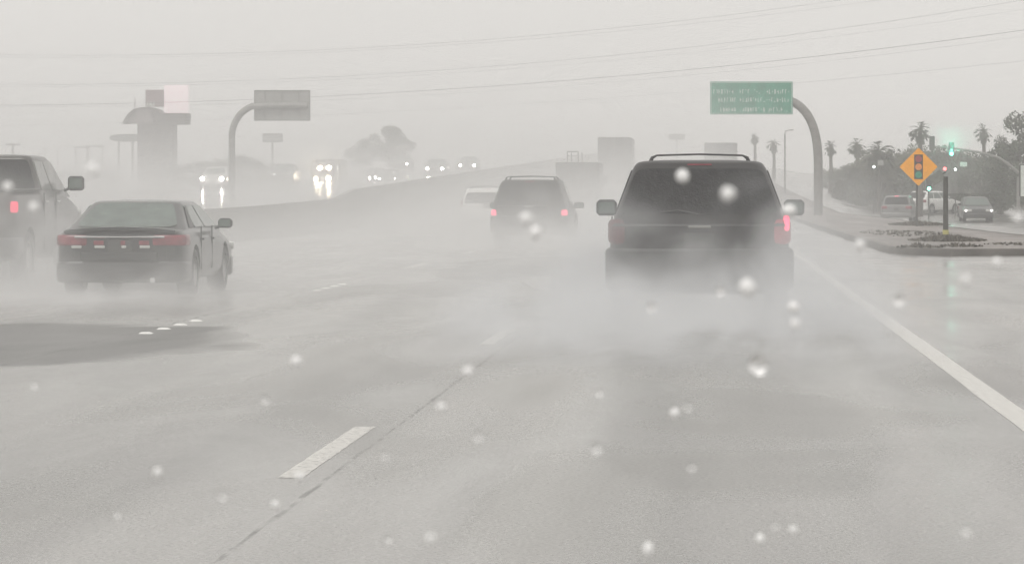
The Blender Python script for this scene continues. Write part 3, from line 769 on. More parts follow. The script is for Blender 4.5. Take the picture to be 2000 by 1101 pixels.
# green guide sign
D = 180; k = D / F
gx = PX(1598, D); gz = zg(8, D)
gs = empty("green_guide_sign", (gx, D, gz), 0, "green overhead highway guide sign on a curved grey pole", "road sign")
loc = lambda px, py: ((px - VX) * k - gx, 0, PZ(py, D) - gz)
pts = [(0, 0, -.05)] + [Vector(loc(1598, 345))] + arc_pts(loc(1598, 315), loc(1597, 222), loc(1548, 199)) + [Vector(loc(1500, 197)), Vector(loc(1400, 196))]
MB().tube(pts, [.24] * len(pts[:6]) + [.235] * (len(pts) - 6), 14).build("pole", 'galv', gs)
c0, c1 = loc(1387, 160), loc(1548, 224)
pn = MB().box(((c0[0] + c1[0]) / 2, -.28, (c0[2] + c1[2]) / 2), (c1[0] - c0[0], .06, c0[2] - c1[2]), bev=.01).build("sign_panel", 'green', gs)
bd = MB(); cx_, cz_, hw_, hh_ = (c0[0] + c1[0]) / 2, (c0[2] + c1[2]) / 2, (c1[0] - c0[0]) / 2, (c0[2] - c1[2]) / 2
for s_ in (-1, 1):
    bd.box((cx_, -.32, cz_ + s_ * (hh_ - .05)), (2 * hw_ - .06, .012, .025)); bd.box((cx_ + s_ * (hw_ - .05), -.32, cz_), (.025, .010, 2 * hh_ - .12))
bd.build("sign_border", 'sign_white', pn, smooth=False)
# three unreadable rows of washed-out lettering
lt = MB(); rnd = random.Random(3)
for row, (zc, segs) in enumerate(((.29, ((-.92, -.42), (-.28, -.02), (.06, .22), (.36, .9))), (-.08, ((-.80, -.38), (-.28, .92))), (-.52, ((-.75, -.36), (-.28, .3), (.4, .85))))):
    for a, b_ in segs:
        x = a * hw_
        while x < b_ * hw_:
            wd = rnd.uniform(.06, .10); h = .24 * rnd.uniform(.7, 1)
            z = cz_ + zc * hh_ * 1.35
            if rnd.random() < .55: lt.box((cx_ + x + wd * .2, -.318, z), (.032, .014, h))
            if rnd.random() < .5: lt.box((cx_ + x + wd * .85, -.318, z - .02), (.032, .014, h * .8))
            lt.box((cx_ + x + wd * .5, -.3185, z + rnd.choice((-.09, 0, .09))), (wd * .8, .014, .035))
            x += wd + .06
lt.build("sign_lettering", 'sign_white', pn, smooth=False)
br = MB()
for px_ in (1420, 1470, 1520): br.box((loc(px_, 190)[0], -.13, cz_), (.08, .3, 2 * hh_ * .9))
br.build("sign_bracket", 'galv', gs)

# back of the oncoming sign
D = 190; k = D / F; gx = PX(453, D); gz = zg(gx, D)
gs2 = empty("sign_seen_from_behind", (gx, D, gz), 0, "plain grey back of an overhead highway sign on a curved pole", "road sign")
loc = lambda px, py: ((px - VX) * k - gx, 0, PZ(py, D) - gz)
pts = [(0, 0, -.05), Vector(loc(453, 300))] + arc_pts(loc(453, 262), loc(458, 222), loc(492, 208)) + [Vector(loc(550, 206)), Vector(loc(600, 206))]
MB().tube(pts, .185, 14).build("pole", 'galv', gs2)
c0, c1 = loc(495, 176), loc(605, 236)
pn = MB().box(((c0[0] + c1[0]) / 2, .28, (c0[2] + c1[2]) / 2), (c1[0] - c0[0], .05, c0[2] - c1[2]), bev=.01).build("sign_panel", 'sign_back', gs2)
ed = MB()
for z in (c0[2] - .03, c1[2] + .03): ed.box(((c0[0] + c1[0]) / 2, .235, z), (c1[0] - c0[0] - .05, .045, .06))
for x in (c0[0] + .03, c1[0] - .03): ed.box((x, .235, (c0[2] + c1[2]) / 2), (.05, .045, c0[2] - c1[2] - .13))
for x in (.2, .5, .8): ed.box((lerp(c0[0], c1[0], x), .22, (c0[2] + c1[2]) / 2), (.07, .08, c0[2] - c1[2] - .14))
ed.build("sign_frame", 'galv', pn, smooth=False)

# yellow signal-ahead sign
D = 120; k = D / F; px0 = 1793
base = (PX(1791, D), D, zi(0, D) + .13)
ys_ = empty("yellow_warning_sign", base, 0, "yellow diamond warning sign with a traffic light symbol on a thin post", "road sign")
MB().box((0, .05, (PZ(445, D) + PZ(320, D)) / 2 - base[2]), (.075, .05, PZ(320, D) - PZ(445, D)), bev=.01).build("post", 'pole_dark', ys_)
cz_ = PZ(326, D) - base[2]; hd = 36.3 * k; cxx = PX(1794, D) - base[0]
def dia(s, y0, y1, r_=.07):
    q = []
    for i in range(4):
        a = math.pi / 2 * i
        for da in (-.05, -.02, .02, .05): q.append((cxx + s * math.cos(a + da) * (1 if abs(da) < .03 else .985), cz_ + s * math.sin(a + da) * (1 if abs(da) < .03 else .985)))
    return MB().prism(q, y0, y1, 'y')
pn = dia(hd, -.02, .0).build("sign_plate", 'yellow', ys_, smooth=False)
MB().prism([(cxx - 8.5 * k, cz_ - 24 * k), (cxx + 8.5 * k, cz_ - 24 * k), (cxx + 8.5 * k, cz_ + 24 * k), (cxx - 8.5 * k, cz_ + 24 * k)], -.025, -.021, 'y').build("signal_symbol", 'sym_black', pn, smooth=False)
for dz, mm in ((15.5, 'sym_red'), (0, 'sym_yellow'), (-15.5, 'sym_green')):
    MB().disc((cxx, cz_ + dz * k), 6.6 * k, -.029, -.0255).build("symbol_disc", mm, pn, smooth=False)

# dark post with a small plate, closest on the island
D = 85; k = D / F; base = (PX(1847, D), D, .13)
dp = empty("sign_post", base, 0, "dark wet post with a pale band and small plate on the island", "sign post")
MB().cyl((0, 0, 0), (0, 0, PZ(345, D) - .13), .068, .06, n=12).build("post", 'pole_dark', dp)
MB().cyl((0, 0, PZ(458, D) - .13), (0, 0, PZ(449, D) - .13), .078, .078, n=14).build("reflective_band", 'yellow', dp).data.materials[0] = mat("pale yellow band", (.5, .46, .16), .5, noise=.1)
rot = Matrix.Rotation(R(-32), 3, 'Y')
MB().box((-.22, -.02, PZ(347, D) - .13), (.36, .012, .26), rot, bev=.005).build("small_plate", mat("dirty pale plate", (.20, .21, .19), .5, noise=.2, nscale=8), dp)
MB().cyl((-.36, 0, 1.52), (0, 0, 1.70), .018, n=8).build("plate_arm", 'pole_dark', dp)

# white panel at the right edge
D = 118; k = D / F; base = (PX(2012, D), D, zg(12, D))
wp = empty("white_sign", base, 0, "white sign panel cut off by the right picture edge", "road sign")
pn = MB().box((0, 0, PZ(353, D) - base[2]), (42 * k, .04, 66 * k), bev=.01).build("sign_panel", 'sign_white', wp)
fr = MB()
zc = PZ(353, D) - base[2]
for s_ in (-1, 1):
    fr.box((s_ * 20 * k, -.026, zc), (.035, .01, 62 * k)); fr.box((0, -.026, zc + s_ * 31.5 * k), (40 * k, .012, .03))
fr.build("sign_frame", 'plastic', pn, smooth=False)
MB().box((0, .05, zc / 2), (.08, .06, zc), bev=.01).build("post", 'galv', wp)

# traffic signals -----------------------------------------------------------------
D = 208; k = D / F
def head_mesh(parent, x, z, lit, y=0, n=3, s=.26):
    h = MB().box((0, 0, 0), (s * 1.25, .2, s * n + .08), bev=.03).build("signal_head", 'plastic', parent, (x, y, z))
    for i in range(n):
        zz = (n / 2 - .5 - i) * s
        mm = {0: 'red_lens', 1: 'sym_black', 2: 'sym_black'}[i] if lit != i else {0: 'red_sig', 2: 'green_lit'}[i]
        MB().cyl((0, -.105, zz), (0, -.14, zz), s * .4, n=14).build("signal_lens", mm if lit == i else 'sym_black', h)
    return h
bx = PX(1989, D); bz_ = zg(20, D)
ts = empty("traffic_signal", (bx, D, bz_), 0, "traffic signal mast with a long arm and two hanging signal heads", "traffic signal", "traffic signals at the side road")
loc = lambda px, py: Vector(((px - VX) * k - bx, 0, PZ(py, D) - bz_))
MB().tube([(0, 0, 0), loc(1989, 345)], [.13, .10], 10).build("pole", 'galv', ts)
arm = [loc(1989, 338), loc(1984, 333), loc(1968, 320), loc(1950, 308), loc(1915, 298), loc(1870, 291), loc(1812, 285)]
MB().tube(arm, [.10, .10, .09, .08, .07, .06, .05], 8).build("mast_arm", 'galv', ts)
p = loc(1858, 292); head_mesh(ts, p.x, p.z, 2, -.15)
p = loc(1820, 280); head_mesh(ts, p.x, p.z, None, -.15)
p = loc(1882, 321); MB().box(p, (.42, .03, .28), bev=.005).build("street_sign", 'sign_white', ts)
MB().tube([loc(1882, 312), loc(1882, 292)], .02, 6).build("sign_hanger", 'galv', ts)
for lab, px_, py_, lit, dd in (("low traffic signal showing green below the yellow warning sign", 1814, 360, 2, 205), ("traffic signal showing red above the dark island post", 1845, 338, 0, 212)):
    b0 = (PX(px_, dd), dd, zg(14, dd)); t_ = empty("traffic_signal", b0, 0, lab, "traffic signal", "traffic signals at the side road")
    zc = PZ(py_, dd) - b0[2]
    MB().cyl((0, .12, 0), (0, .12, zc + .4), .05, n=10).build("pole", 'pole_dark', t_)
    head_mesh(t_, 0, zc, lit, -.05)
for i, (px_, py_) in enumerate(((1866, 331), (1707, 326))):
    dd = 214; b0 = (PX(px_, dd), dd, zg(14, dd)); t_ = empty("street_lamp", b0, 0, ["low lamp with a small white light right of the yellow sign", "low lamp with a small white light left of the yellow sign"][i], "street lamp", "small white lamps by the trees")
    zc = PZ(py_, dd) - b0[2]
    MB().cyl((0, .05, 0), (0, .05, zc), .035, .03, n=8).build("pole", 'pole_dark', t_)
    MB().ball((0, 0, zc), .075).build("lamp_bulb", 'white_sig', t_)
dd = 212; b0 = (PX(1720, dd), dd, zg(11, dd)); t_ = empty("street_sign", b0, 0, "small pale sign in front of the trees left of the yellow sign", "road sign")
MB().cyl((0, .05, 0), (0, .05, PZ(318, dd) - b0[2]), .03, n=8).build("post", 'pole_dark', t_)
MB().box((0, 0, PZ(318, dd) - b0[2]), (.36, .02, .32), bev=.005).build("sign_plate", 'sign_back', t_)

# ------------------------------------------------------------------ tower sign
D = 290; k = D / F; gx = PX(303, D); gz = zg(gx, D)
tw = empty("tower_sign", (gx, D, gz), 0, "brown pylon sign tower with arched canopy and pink lit display", "pylon sign")
loc = lambda px, py, y=0: Vector(((px - VX) * k - gx, y, PZ(py, D) - gz))
a, b_ = loc(268, 242), loc(338, 420)
MB().box(((a.x + b_.x) / 2, 1.2, (a.z - .3) / 2), (b_.x - a.x, 2.4, a.z + .3), bev=.05).build("shaft", 'tower', tw)
a, b_ = loc(300, 223), loc(363, 243)
MB().box(((a.x + b_.x) / 2, 1.2, (a.z + b_.z) / 2), (b_.x - a.x, 3.0, a.z - b_.z), bev=.03).build("cap_slab", 'tower', tw)
MB().box(((a.x + b_.x) / 2, 1.2, a.z + .04), (b_.x - a.x + .1, 3.1, .09)).build("slab_edge", 'tower_trim', tw)
outer = [(240, 242), (246, 230), (254, 220), (263, 213), (275, 210), (290, 209), (303, 212), (313, 219), (321, 229)]
inner = [(316, 231), (309, 223), (300, 216), (290, 213), (275, 214), (265, 217), (257, 224), (250, 232), (245, 242)]
MB().prism([(loc(x, y).x, loc(x, y).z) for x, y in outer + inner], -.5, 2.8, 'y').build("arch_rim", 'tower_trim', tw)
M['canopy'] = mat("pale canopy", (0.22, 0.18, 0.185), 0.6, noise=0.1)
MB().prism([(loc(x, y).x, loc(x, y).z) for x, y in [(262, 242), (264, 218), (275, 213.5), (290, 212.5), (302, 217), (318, 232), (321, 242)]], -.2, 2.6, 'y').build("canopy_wall", 'canopy', tw)
MB().prism([(loc(x, y).x, loc(x, y).z) for x, y in [(246, 241), (252, 231), (261, 221), (262, 241)]], 0, 2.4, 'y').build("canopy_glazing", 'canopy', tw)
MB().prism([(loc(x, y).x, loc(x, y).z) for x, y in [(282, 240), (283, 226), (290, 218), (296, 226), (299, 240)]], -.32, -.21, 'y').build("arch_panel", 'canopy', tw)
MB().tube([loc(297, 218, -.3), loc(301, 230, -.3), loc(305, 241, -.3)], .1, 8).build("canopy_rib", 'tower_trim', tw)
MB().tube([loc(263, 228, -.3), loc(264, 190, 0)], .03, 6).build("antenna", 'tower_trim', tw)
a, b_ = loc(281, 175), loc(316, 208)
MB().box(((a.x + b_.x) / 2, 1.2, (a.z + b_.z) / 2), (b_.x - a.x, .9, a.z - b_.z), bev=.05).build("sign_box", mat("pinkish panel", (.25, .17, .18), .6, noise=.08), tw)
a, b_ = loc(317, 166), loc(364, 222)
MB().box(((a.x + b_.x) / 2, 1.2, (a.z + b_.z) / 2), (b_.x - a.x, .7, a.z - b_.z), bev=.05).build("display_panel", 'display', tw)
lt = MB()
for x, dx in ((286, 1.5), (290, 3), (295, -2), (298, 2)): lt.tube([loc(x, 208, .3), loc(x + dx, 199, .3)], .055, 6)
lt.build("white_lettering", 'sign_white', tw)

# faint things in the mist, left
def simple_sign(name, label, cat, px0, px1, py0, py1, d, m_, posts, oval=False, th=.3):
    cx_ = PX((px0 + px1) / 2, d); gz = zg(cx_, d); kk = d / F
    rt = empty(name, (cx_, d, gz), 0, label, cat)
    z0, z1 = PZ(py1, d) - gz, PZ(py0, d) - gz; hw_ = (px1 - px0) / 2 * kk
    if oval:
        q = [(hw_ * math.copysign(abs(math.cos(a)) ** .7, math.cos(a)), (z0 + z1) / 2 + (z1 - z0) / 2 * math.copysign(abs(math.sin(a)) ** .8, math.sin(a))) for a in [2 * math.pi * i / 28 for i in range(28)]]
        MB().prism(q, -th / 2, th / 2, 'y').build("sign_panel", m_, rt)
    else:
        MB().box((0, 0, (z0 + z1) / 2), (2 * hw_, th, z1 - z0), bev=.04).build("sign_panel", m_, rt)
        MB().box((0, -th / 2 - .01, (z0 + z1) / 2), (1.8 * hw_, .03, (z1 - z0) * .7), bev=.01).build("sign_face", 'sign_back', rt)
    for px_ in posts:
        MB().cyl(((px_ - (px0 + px1) / 2) * kk, 0, -.1), ((px_ - (px0 + px1) / 2) * kk, 0, z0 + .05), .12, n=8).build("post", 'galv', rt)
    return rt
simple_sign("oval_sign", "long oval sign on two thin posts half behind the brown tower", "sign", 214, 292, 262, 277, 330, 'box_grey', (232, 259), oval=True)
simple_sign("billboard", "small faint billboard on one post below the grey sign back", "billboard", 513, 552, 261, 278, 330, 'box_grey', (532,))
simple_sign("dark_sign", "small dark rectangular sign in front of the misty tree", "sign", 778, 801, 279, 291, 300, 'plastic', (790,), th=.15)
simple_sign("billboard", "very faint small billboard in mist above the nearest SUV", "billboard", 1306, 1338, 262, 273, 420, 'box_grey', (1322,))
# utility pole
d = 330; x = PX(25, d); gz = zg(x, d); up = empty("utility_pole", (x, d, gz), 0, "faint wooden utility pole with a crossarm above the pewter pickup", "utility pole")
MB().cyl((0, 0, 0), (0, 0, PZ(280, d) - gz), .16, .12, n=8).build("pole", 'bark', up)
MB().box((0, 0, PZ(283, d) - gz), (1.5, .12, .14), bev=.01).build("crossarm", 'bark', up)
for i in (-1, 1):
    MB().cyl((i * .6, 0, PZ(283, d) - gz + .06), (i * .6, 0, PZ(283, d) - gz + .25), .05, n=8).build("insulator", 'galv', up)
# steel frames of the substation
for i, (xa, xb, yt) in enumerate(((148, 170, 288), (172, 200, 286))):
    d = 340 + 6 * i; xc = PX((xa + xb) / 2, d); gz = zg(xc, d); kk = d / F
    fr = empty("steel_frame", (xc, d, gz), 0, ["faint narrow steel frame left of the brown tower", "faint wider steel frame nearer the brown tower"][i], "steel frame", "steel frames in the mist")
    zt = PZ(yt, d) - gz; h_ = (xb - xa) / 2 * kk
    mb = MB()
    for s_ in (-1, 1): mb.box((s_ * h_, 0, zt / 2), (.1, .1, zt))
    mb.build("frame_post", 'galv', fr)
    mb = MB(); mb.box((0, .01, zt), (2 * h_ + .6, .12, .12)); mb.box((0, .01, zt * .62), (2 * h_, .08, .08))
    mb.build("crossbeam", 'galv', fr)
for px_, pt, d in ((76, 300, 320), (88, 292, 330), (113, 290, 335)):
    x = PX(px_, d); gz = zg(x, d)
    lp = empty("light_pole", (x, d, gz), 0, {76: "faint short pole above the pewter pickup, leftmost of three", 88: "faint pole above the pewter pickup, middle of three", 113: "faint pole right of the pewter pickup roof"}[px_], "light pole", "thin poles in the mist")
    MB().cyl((0, 0, 0), (0, 0, PZ(pt, d) - gz), .07, .05, n=8).build("pole", 'galv', lp)
    MB().box((.12, 0, PZ(pt, d) - gz), (.4, .16, .07), bev=.02).build("lamp_head", 'galv', lp)
# street light at right
d = 250; x = PX(1533, d); gz = zg(x, d)
lp = empty("light_pole", (x, d, gz), 0, "tall thin street light left of the green sign's pole", "light pole")
MB().cyl((0, 0, 0), (0, 0, PZ(262, d) - gz), .07, .05, n=8).build("pole", 'galv', lp)
MB().tube([(0, 0, PZ(262, d) - gz), (.05, 0, PZ(256, d) - gz), (.35, 0, PZ(254, d) - gz)], .035, 6).build("lamp_arm", 'galv', lp)
MB().box((.45, 0, PZ(254, d) - gz), (.35, .18, .08), bev=.02).build("lamp_head", 'galv', lp)

# ------------------------------------------------------------------ power lines
def quad_fit(p):
    (x0, y0), (x1, y1), (x2, y2) = p
    def f(x): return y0 * (x - x1) * (x - x2) / ((x0 - x1) * (x0 - x2)) + y1 * (x - x0) * (x - x2) / ((x1 - x0) * (x1 - x2)) + y2 * (x - x0) * (x - x1) / ((x2 - x0) * (x2 - x1))
    return f
WIRES = [
    ([(0, 107), (700, 94), (1500, 20)], .020, "uppermost overhead wire crossing the sky, sagging at left"),
    ([(0, 112), (700, 99), (1650, 10)], .014, "thin overhead wire just under the uppermost one"),
    ([(0, 165), (945, 131), (1990, 2)], .022, "third overhead wire from the top, leaving at the top right corner"),
    ([(0, 169), (945, 139), (1990, 20)], .013, "fourth overhead wire from the top, very faint"),
    ([(0, 206), (1050, 162), (2000, 59)], .034, "darkest overhead wire, passing above the green sign"),
    ([(0, 209), (1050, 172), (1700, 110)], .014, "faint overhead wire just below the darkest one"),
    ([(0, 246), (1155, 194), (2000, 119)], .016, "lowest overhead wire, passing behind the green sign"),
]
for pts3, rr, lab in WIRES:
    f = quad_fit(pts3); d = 200; pts = [P(x, f(x), d) for x in range(-300, 2400, 60)]
    o0 = pts[0].copy()
    wr = MB().tube([p - o0 for p in pts], rr * .35, 6).build("power_line", 'plastic', None, o0)
    tag(wr, lab, "power line", "power lines across the sky")

# ------------------------------------------------------------------ trees
def leaf_cloud(mb, clumps, n, s, rnd):
    tot = sum(c[3] ** 2 for c in clumps)
    for cx, cy, cz, rr, fl in clumps:
        for i in range(int(n * rr ** 2 / tot)):
            d_ = Vector((rnd.gauss(0, 1), rnd.gauss(0, 1), rnd.gauss(0, 1))).normalized() * rr * (rnd.random() ** .45)
            c = Vector((cx, cy, cz)) + Vector((d_.x, d_.y, d_.z * fl))
            u = Vector((rnd.gauss(0, 1), rnd.gauss(0, 1), rnd.gauss(0, 1))).normalized(); v = u.orthogonal().normalized()
            q = s * rnd.uniform(.6, 1.4)
            mb.add([c - u * q, c - v * q * .55, c + u * q, c + v * q * .55], [(0, 1, 2, 3)])
def make_tree(seed, h, rad, trunk, n, leaf, name, label, cat, group, loc_, low=.25):
    rnd = random.Random(seed)
    root = empty(name, loc_, 0, label, cat, group)
    tb = MB(); tb.tube([(0, 0, -.2), (.05, 0, h * .25), (-.1, .1, h * .5), (0, .1, h * .75)], [trunk, trunk * .8, trunk * .55, trunk * .25], 8)
    cl = []
    for i in range(16):
        a = rnd.uniform(0, 6.28); q = rnd.uniform(.15, .85) * rad; z = h * rnd.uniform(low + .08, .86)
        rr = rad * rnd.uniform(.28, .48) * (1.1 - .4 * z / h)
        c = (q * math.cos(a), q * math.sin(a), z, rr, rnd.uniform(.6, .9)); cl.append(c)
        tb.tube([(0, .05, h * .3), (c[0] * .5, c[1] * .5, z * .8), (c[0], c[1], z)], [trunk * .35, trunk * .2, trunk * .08], 6)
    cl.append((0, 0, h * .85, rad * .35, .8))
    tb.build("trunk", 'bark', root)
    mb = MB(); leaf_cloud(mb, cl, n, .13, rnd); mb.build("crown", leaf, root, smooth=False)
    return root
tA = make_tree(1, 5.5, 3.2, .22, 6500, 'leaf', "broadleaf_tree", "", "tree", "trees behind the side road", (0, 0, 0), .02)
tB = make_tree(5, 5.0, 3.6, .25, 6500, 'leaf2', "broadleaf_tree", "", "tree", "trees behind the side road", (0, 0, 0), .02)
tC = make_tree(9, 9.5, 3.9, .32, 11000, 'leaf', "broadleaf_tree", "", "tree", "trees behind the side road", (0, 0, 0), .05)
specs = [  # px, py of top, distance, source, width factor, label
    (1625, 330, 330, tB, 1.0, "greyest low tree at the left end of the tree row, behind the green sign's pole"),
    (1660, 322, 300, tA, 1.0, "grey rounded tree right of the green sign's pole"),
    (1700, 305, 262, tB, .9, "bushy tree under the large palm"),
    (1745, 298, 245, tA, 1.0, "tree directly left of the yellow sign"),
    (1790, 292, 238, tB, .9, "tree directly behind the yellow sign"),
    (1838, 292, 234, tA, 1.0, "tree behind the dark island post"),
    (1885, 302, 240, tB, .9, "tree between the dark post and the signal mast"),
    (1925, 305, 226, tA, .9, "tree left of the big tree at the right edge"),
    (1990, 216, 215, tC, 1.0, "tallest dark tree at the right picture edge"),
    (1955, 262, 222, tC, .62, "second tallest tree left of the right edge tree"),
    (2060, 230, 230, tC, 1.0, "tall tree mostly outside the right picture edge"),
    (1645, 352, 260, tB, .8, "low bush at the foot of the green sign's pole"),
    (1680, 350, 245, tA, .7, "low bush left of the silver car"),
    (1612, 342, 310, tA, .9, "faint bush right against the green sign's pole"),
    (1640, 334, 282, tA, .9, "grey bush under the small round palm"),
    (1668, 330, 252, tB, .8, "dark bush under the palm between green sign pole and yellow sign"),
    (1722, 322, 236, tB, .8, "dark bush in front of the wide palm's trunk"),
    (1860, 312, 230, tB, .8, "dark bush behind the green traffic signal's pole"),
]
used = set()
for px_, py_, d, src, wf, lab in specs:
    o = src if src not in used else copy_tree(src); used.add(src)
    x = PX(px_, d); gz = zg(max(12, x), d) - .1
    h0 = {tA: 5.2, tB: 4.75, tC: 9.2}[src]
    s = (PZ(py_, d) - gz) / h0
    o.location = (x, d, gz); o.scale = (s * wf * 1.05, s * wf, s); o.rotation_euler = (0, 0, random.uniform(0, 6.28)); o["label"] = lab; o["category"] = "tree"; o["group"] = "trees behind the side road"
# misty trees left of centre
tM = make_tree(21, 7.5, 3.2, .25, 5000, 'leaf', "broadleaf_tree", "large faint tree in the mist above the oncoming headlights", "tree", "trees in the mist", (PX(762, 330), 330, zg(PX(762, 330), 330)), .3)
tM.scale = (.85, .85, (PZ(246, 330) - tM.location.z) / 7.2)
t2 = copy_tree(tM); t2.location = (PX(708, 350), 350, zg(PX(708, 350), 350)); t2.scale = (.6, .6, (PZ(272, 350) - t2.location.z) / 7.2); t2.rotation_euler = (0, 0, 2); t2["label"] = "smaller fainter tree left of the large misty tree"
for i, (px_, py_, d, wf) in enumerate(((350, 322, 262, .8), (385, 318, 268, .9), (425, 312, 262, 1.0), (470, 306, 268, 1.1), (510, 316, 275, .9), (130, 335, 290, 1.2), (210, 333, 290, 1.2), (560, 332, 280, 1.2))):
    o = copy_tree(tA if i % 2 else tB); x = PX(px_, d); gz = zg(x, d) - .1; s = (PZ(py_, d) - gz) / 5.1
    o.location = (x, d, gz); o.scale = (s * wf * 1.3, s * wf, s); o.rotation_euler = (0, 0, i * 1.3)
    o.name = "roadside_bush"
    o["label"] = ["bush directly right of the brown tower", "second bush right of the brown tower", "bush left of the grey sign's pole", "largest bush at the grey sign's pole", "bush right of the grey sign's pole", "wide low bush left of the brown tower", "low bush beside the brown tower's left side", "low bush behind the dim grey oncoming car"][i]
    o["group"] = "roadside bushes in the mist"; o["category"] = "bush"

# palms
def make_palm(seed, h, cr, nf, loc_, label, shaggy=True):
    rnd = random.Random(seed)
    root = empty("palm_tree", loc_, 0, label, "palm tree", "palm trees on the skyline")
    MB().tube([(0, 0, -.3), (.05, 0, h * .5), (0, 0, h)], [.2, .15, .12], 8).build("trunk", 'bark', root)
    mb = MB()
    for i in range(nf):
        a = rnd.uniform(0, 6.28); el = rnd.uniform(-1.25, 1.25)
        ln = cr * rnd.uniform(.75, 1.05); dirx, diry = math.cos(a), math.sin(a)
        pts = []
        for t in range(5):
            q = t / 4; hor = ln * q * math.cos(el); up_ = ln * q * math.sin(el) - .35 * cr * q * q
            pts.append(Vector((dirx * hor, diry * hor, h + up_)))
        # fan blade: stem then spread leaflets
        mb.tube(pts[:4], [.03, .025, .02, .012], 4)
        c = pts[3]; fd = (pts[4] - pts[2]).normalized(); side = fd.cross(Vector((0, 0, 1))).normalized() if abs(fd.z) < .98 else Vector((1, 0, 0))
        for kx in range(-4, 5):
            dr = (fd * math.cos(kx * .3) + side * math.sin(kx * .3)).normalized()
            e = c + dr * cr * .42 * rnd.uniform(.8, 1.1) + Vector((0, 0, -.1 * cr)); wv = dr.cross(Vector((0, 0, 1))).normalized() * cr * .045
            m_ = c.lerp(e, .5)
            mb.add([c, m_ + wv, e, m_ - wv], [(0, 1, 2, 3)])
    if shaggy:
        for i in range(120):
            a = rnd.uniform(0, 6.28); z = h - rnd.uniform(.1, cr * 1.0); rr = .14 + .25 * cr * (1 - (h - z) / (cr * 1.1))
            c = Vector((math.cos(a) * rr, math.sin(a) * rr, z)); tn = Vector((-math.sin(a), math.cos(a), 0))
            mb.add([c - tn * .05, c + tn * .05, c + Vector((math.cos(a) * .08, math.sin(a) * .08, -.4 * cr))], [(0, 1, 2)])
    mb.build("crown", 'palm', root, smooth=False)
for i, (px_, pt, rpx, d, nf, lab) in enumerate((
    (1474, 258, 9, 340, 26, "faintest palm right of the nearest SUV's roof"), (1511, 268, 12, 330, 26, "faint palm left of the thin street light"),
    (1622, 273, 12, 285, 34, "small round palm just right of the green sign's pole"), (1674, 268, 15, 265, 40, "palm halfway between green sign pole and yellow sign"),
    (1717, 268, 27, 232, 60, "wide bushy palm left of the yellow sign"), (1797, 234, 18, 215, 34, "tallest palm, above the yellow sign"),
    (1921, 240, 15, 262, 30, "palm just left of the tall dark tree"))):
    x = PX(px_, d); gz = zg(max(x, 6), d); cr = rpx * d / F * 1.35
    make_palm(30 + i, PZ(pt + rpx * 1.0, d) - gz, cr, nf, (x, d, gz), lab)

# ------------------------------------------------------------------ raindrops
DROPS = [(1333, 344, 34, "over the dark SUV's rear window, left one of the top two"), (1422, 378, 36, "over the dark SUV's rear window, right one of the top two"), (1541, 411, 33, "over the nearest SUV's right mirror"),
 (1460, 562, 40, "large one over the nearest SUV's bumper"), (1027, 427, 30, "upper one over the smaller SUV's tailgate"), (1046, 454, 30, "lower one over the smaller SUV's tailgate"),
 (1550, 600, 27, "upper of a pair right below the nearest SUV"), (1553, 633, 26, "lower of a pair right below the nearest SUV"), (1272, 600, 22, "left below the nearest SUV in its spray"), (1407, 568, 20, "faint, left of the large drop under the nearest SUV"),
 (579, 706, 27, "over open road between the sedan and the lane dashes"), (914, 726, 27, "below the far lane dash"), (862, 795, 22, "right of the near lane dash's upper end"), (934, 851, 22, "right of the near lane dash"),
 (1164, 874, 27, "over the road in the middle of the lower picture"), (1318, 806, 25, "over the dark painted reflection below the nearest SUV"), (1351, 911, 20, "faint, lower over the dark painted reflection"), (308, 922, 23, "over the left lane low in the picture"),
 (434, 967, 19, "lower left, left of the seam crossing"), (585, 930, 22, "at the lower end of the near lane dash"), (538, 985, 19, "on the seam crossing below the near dash"), (841, 1051, 23, "near the bottom edge left of the middle"),
 (759, 1051, 18, "faint at the bottom edge, left of its brighter neighbour"), (1485, 1052, 25, "near the bottom edge right of the middle"), (1549, 1034, 19, "small at the bottom, rightmost of a cluster"), (1514, 1024, 17, "faint at the bottom, topmost of a cluster"),
 (1266, 1072, 26, "elongated at the bottom edge"), (1756, 585, 29, "right of the edge line, below the island"), (1886, 547, 26, "below the island's right part"), (1680, 478, 27, "over the island's near left corner"),
 (1947, 513, 23, "over the island's kerb at right"), (1887, 1043, 19, "in the bottom right corner area"), (180, 332, 32, "between the pewter pickup and the brown tower"), (67, 750, 18, "at the left edge below the pewter pickup"),
 (518, 780, 17, "faint in the middle of the left lane"), (752, 888, 17, "faint, right below the near lane dash"), (1988, 417, 32, "at the right picture edge beside the white sign"), (230, 1010, 15, "tiny at the lower left"),
 (1170, 765, 20, "faint left of the dark painted reflection"), (1342, 793, 19, "faint just above the drop on the dark patch"), (15, 365, 26, "over the pewter pickup's rear window"), (66, 405, 27, "over the pewter pickup's door"), (1480, 712, 52, "largest, faint and dark-rimmed below the nearest SUV")]
m = bpy.data.materials.new("rain water"); m.use_nodes = True; b = m.node_tree.nodes["Principled BSDF"]
b.inputs["Base Color"].default_value = (1, 1, 1, 1); b.inputs["Roughness"].default_value = 0.3; b.inputs["IOR"].default_value = 1.33; b.inputs["Transmission Weight"].default_value = 0.15
M['water'] = m
m2 = m.copy(); m2.name = "clear rain water"; M['clear_water'] = m2
m2.node_tree.nodes["Principled BSDF"].inputs["Transmission Weight"].default_value = 1.0; m2.node_tree.nodes["Principled BSDF"].inputs["Roughness"].default_value = 0.05
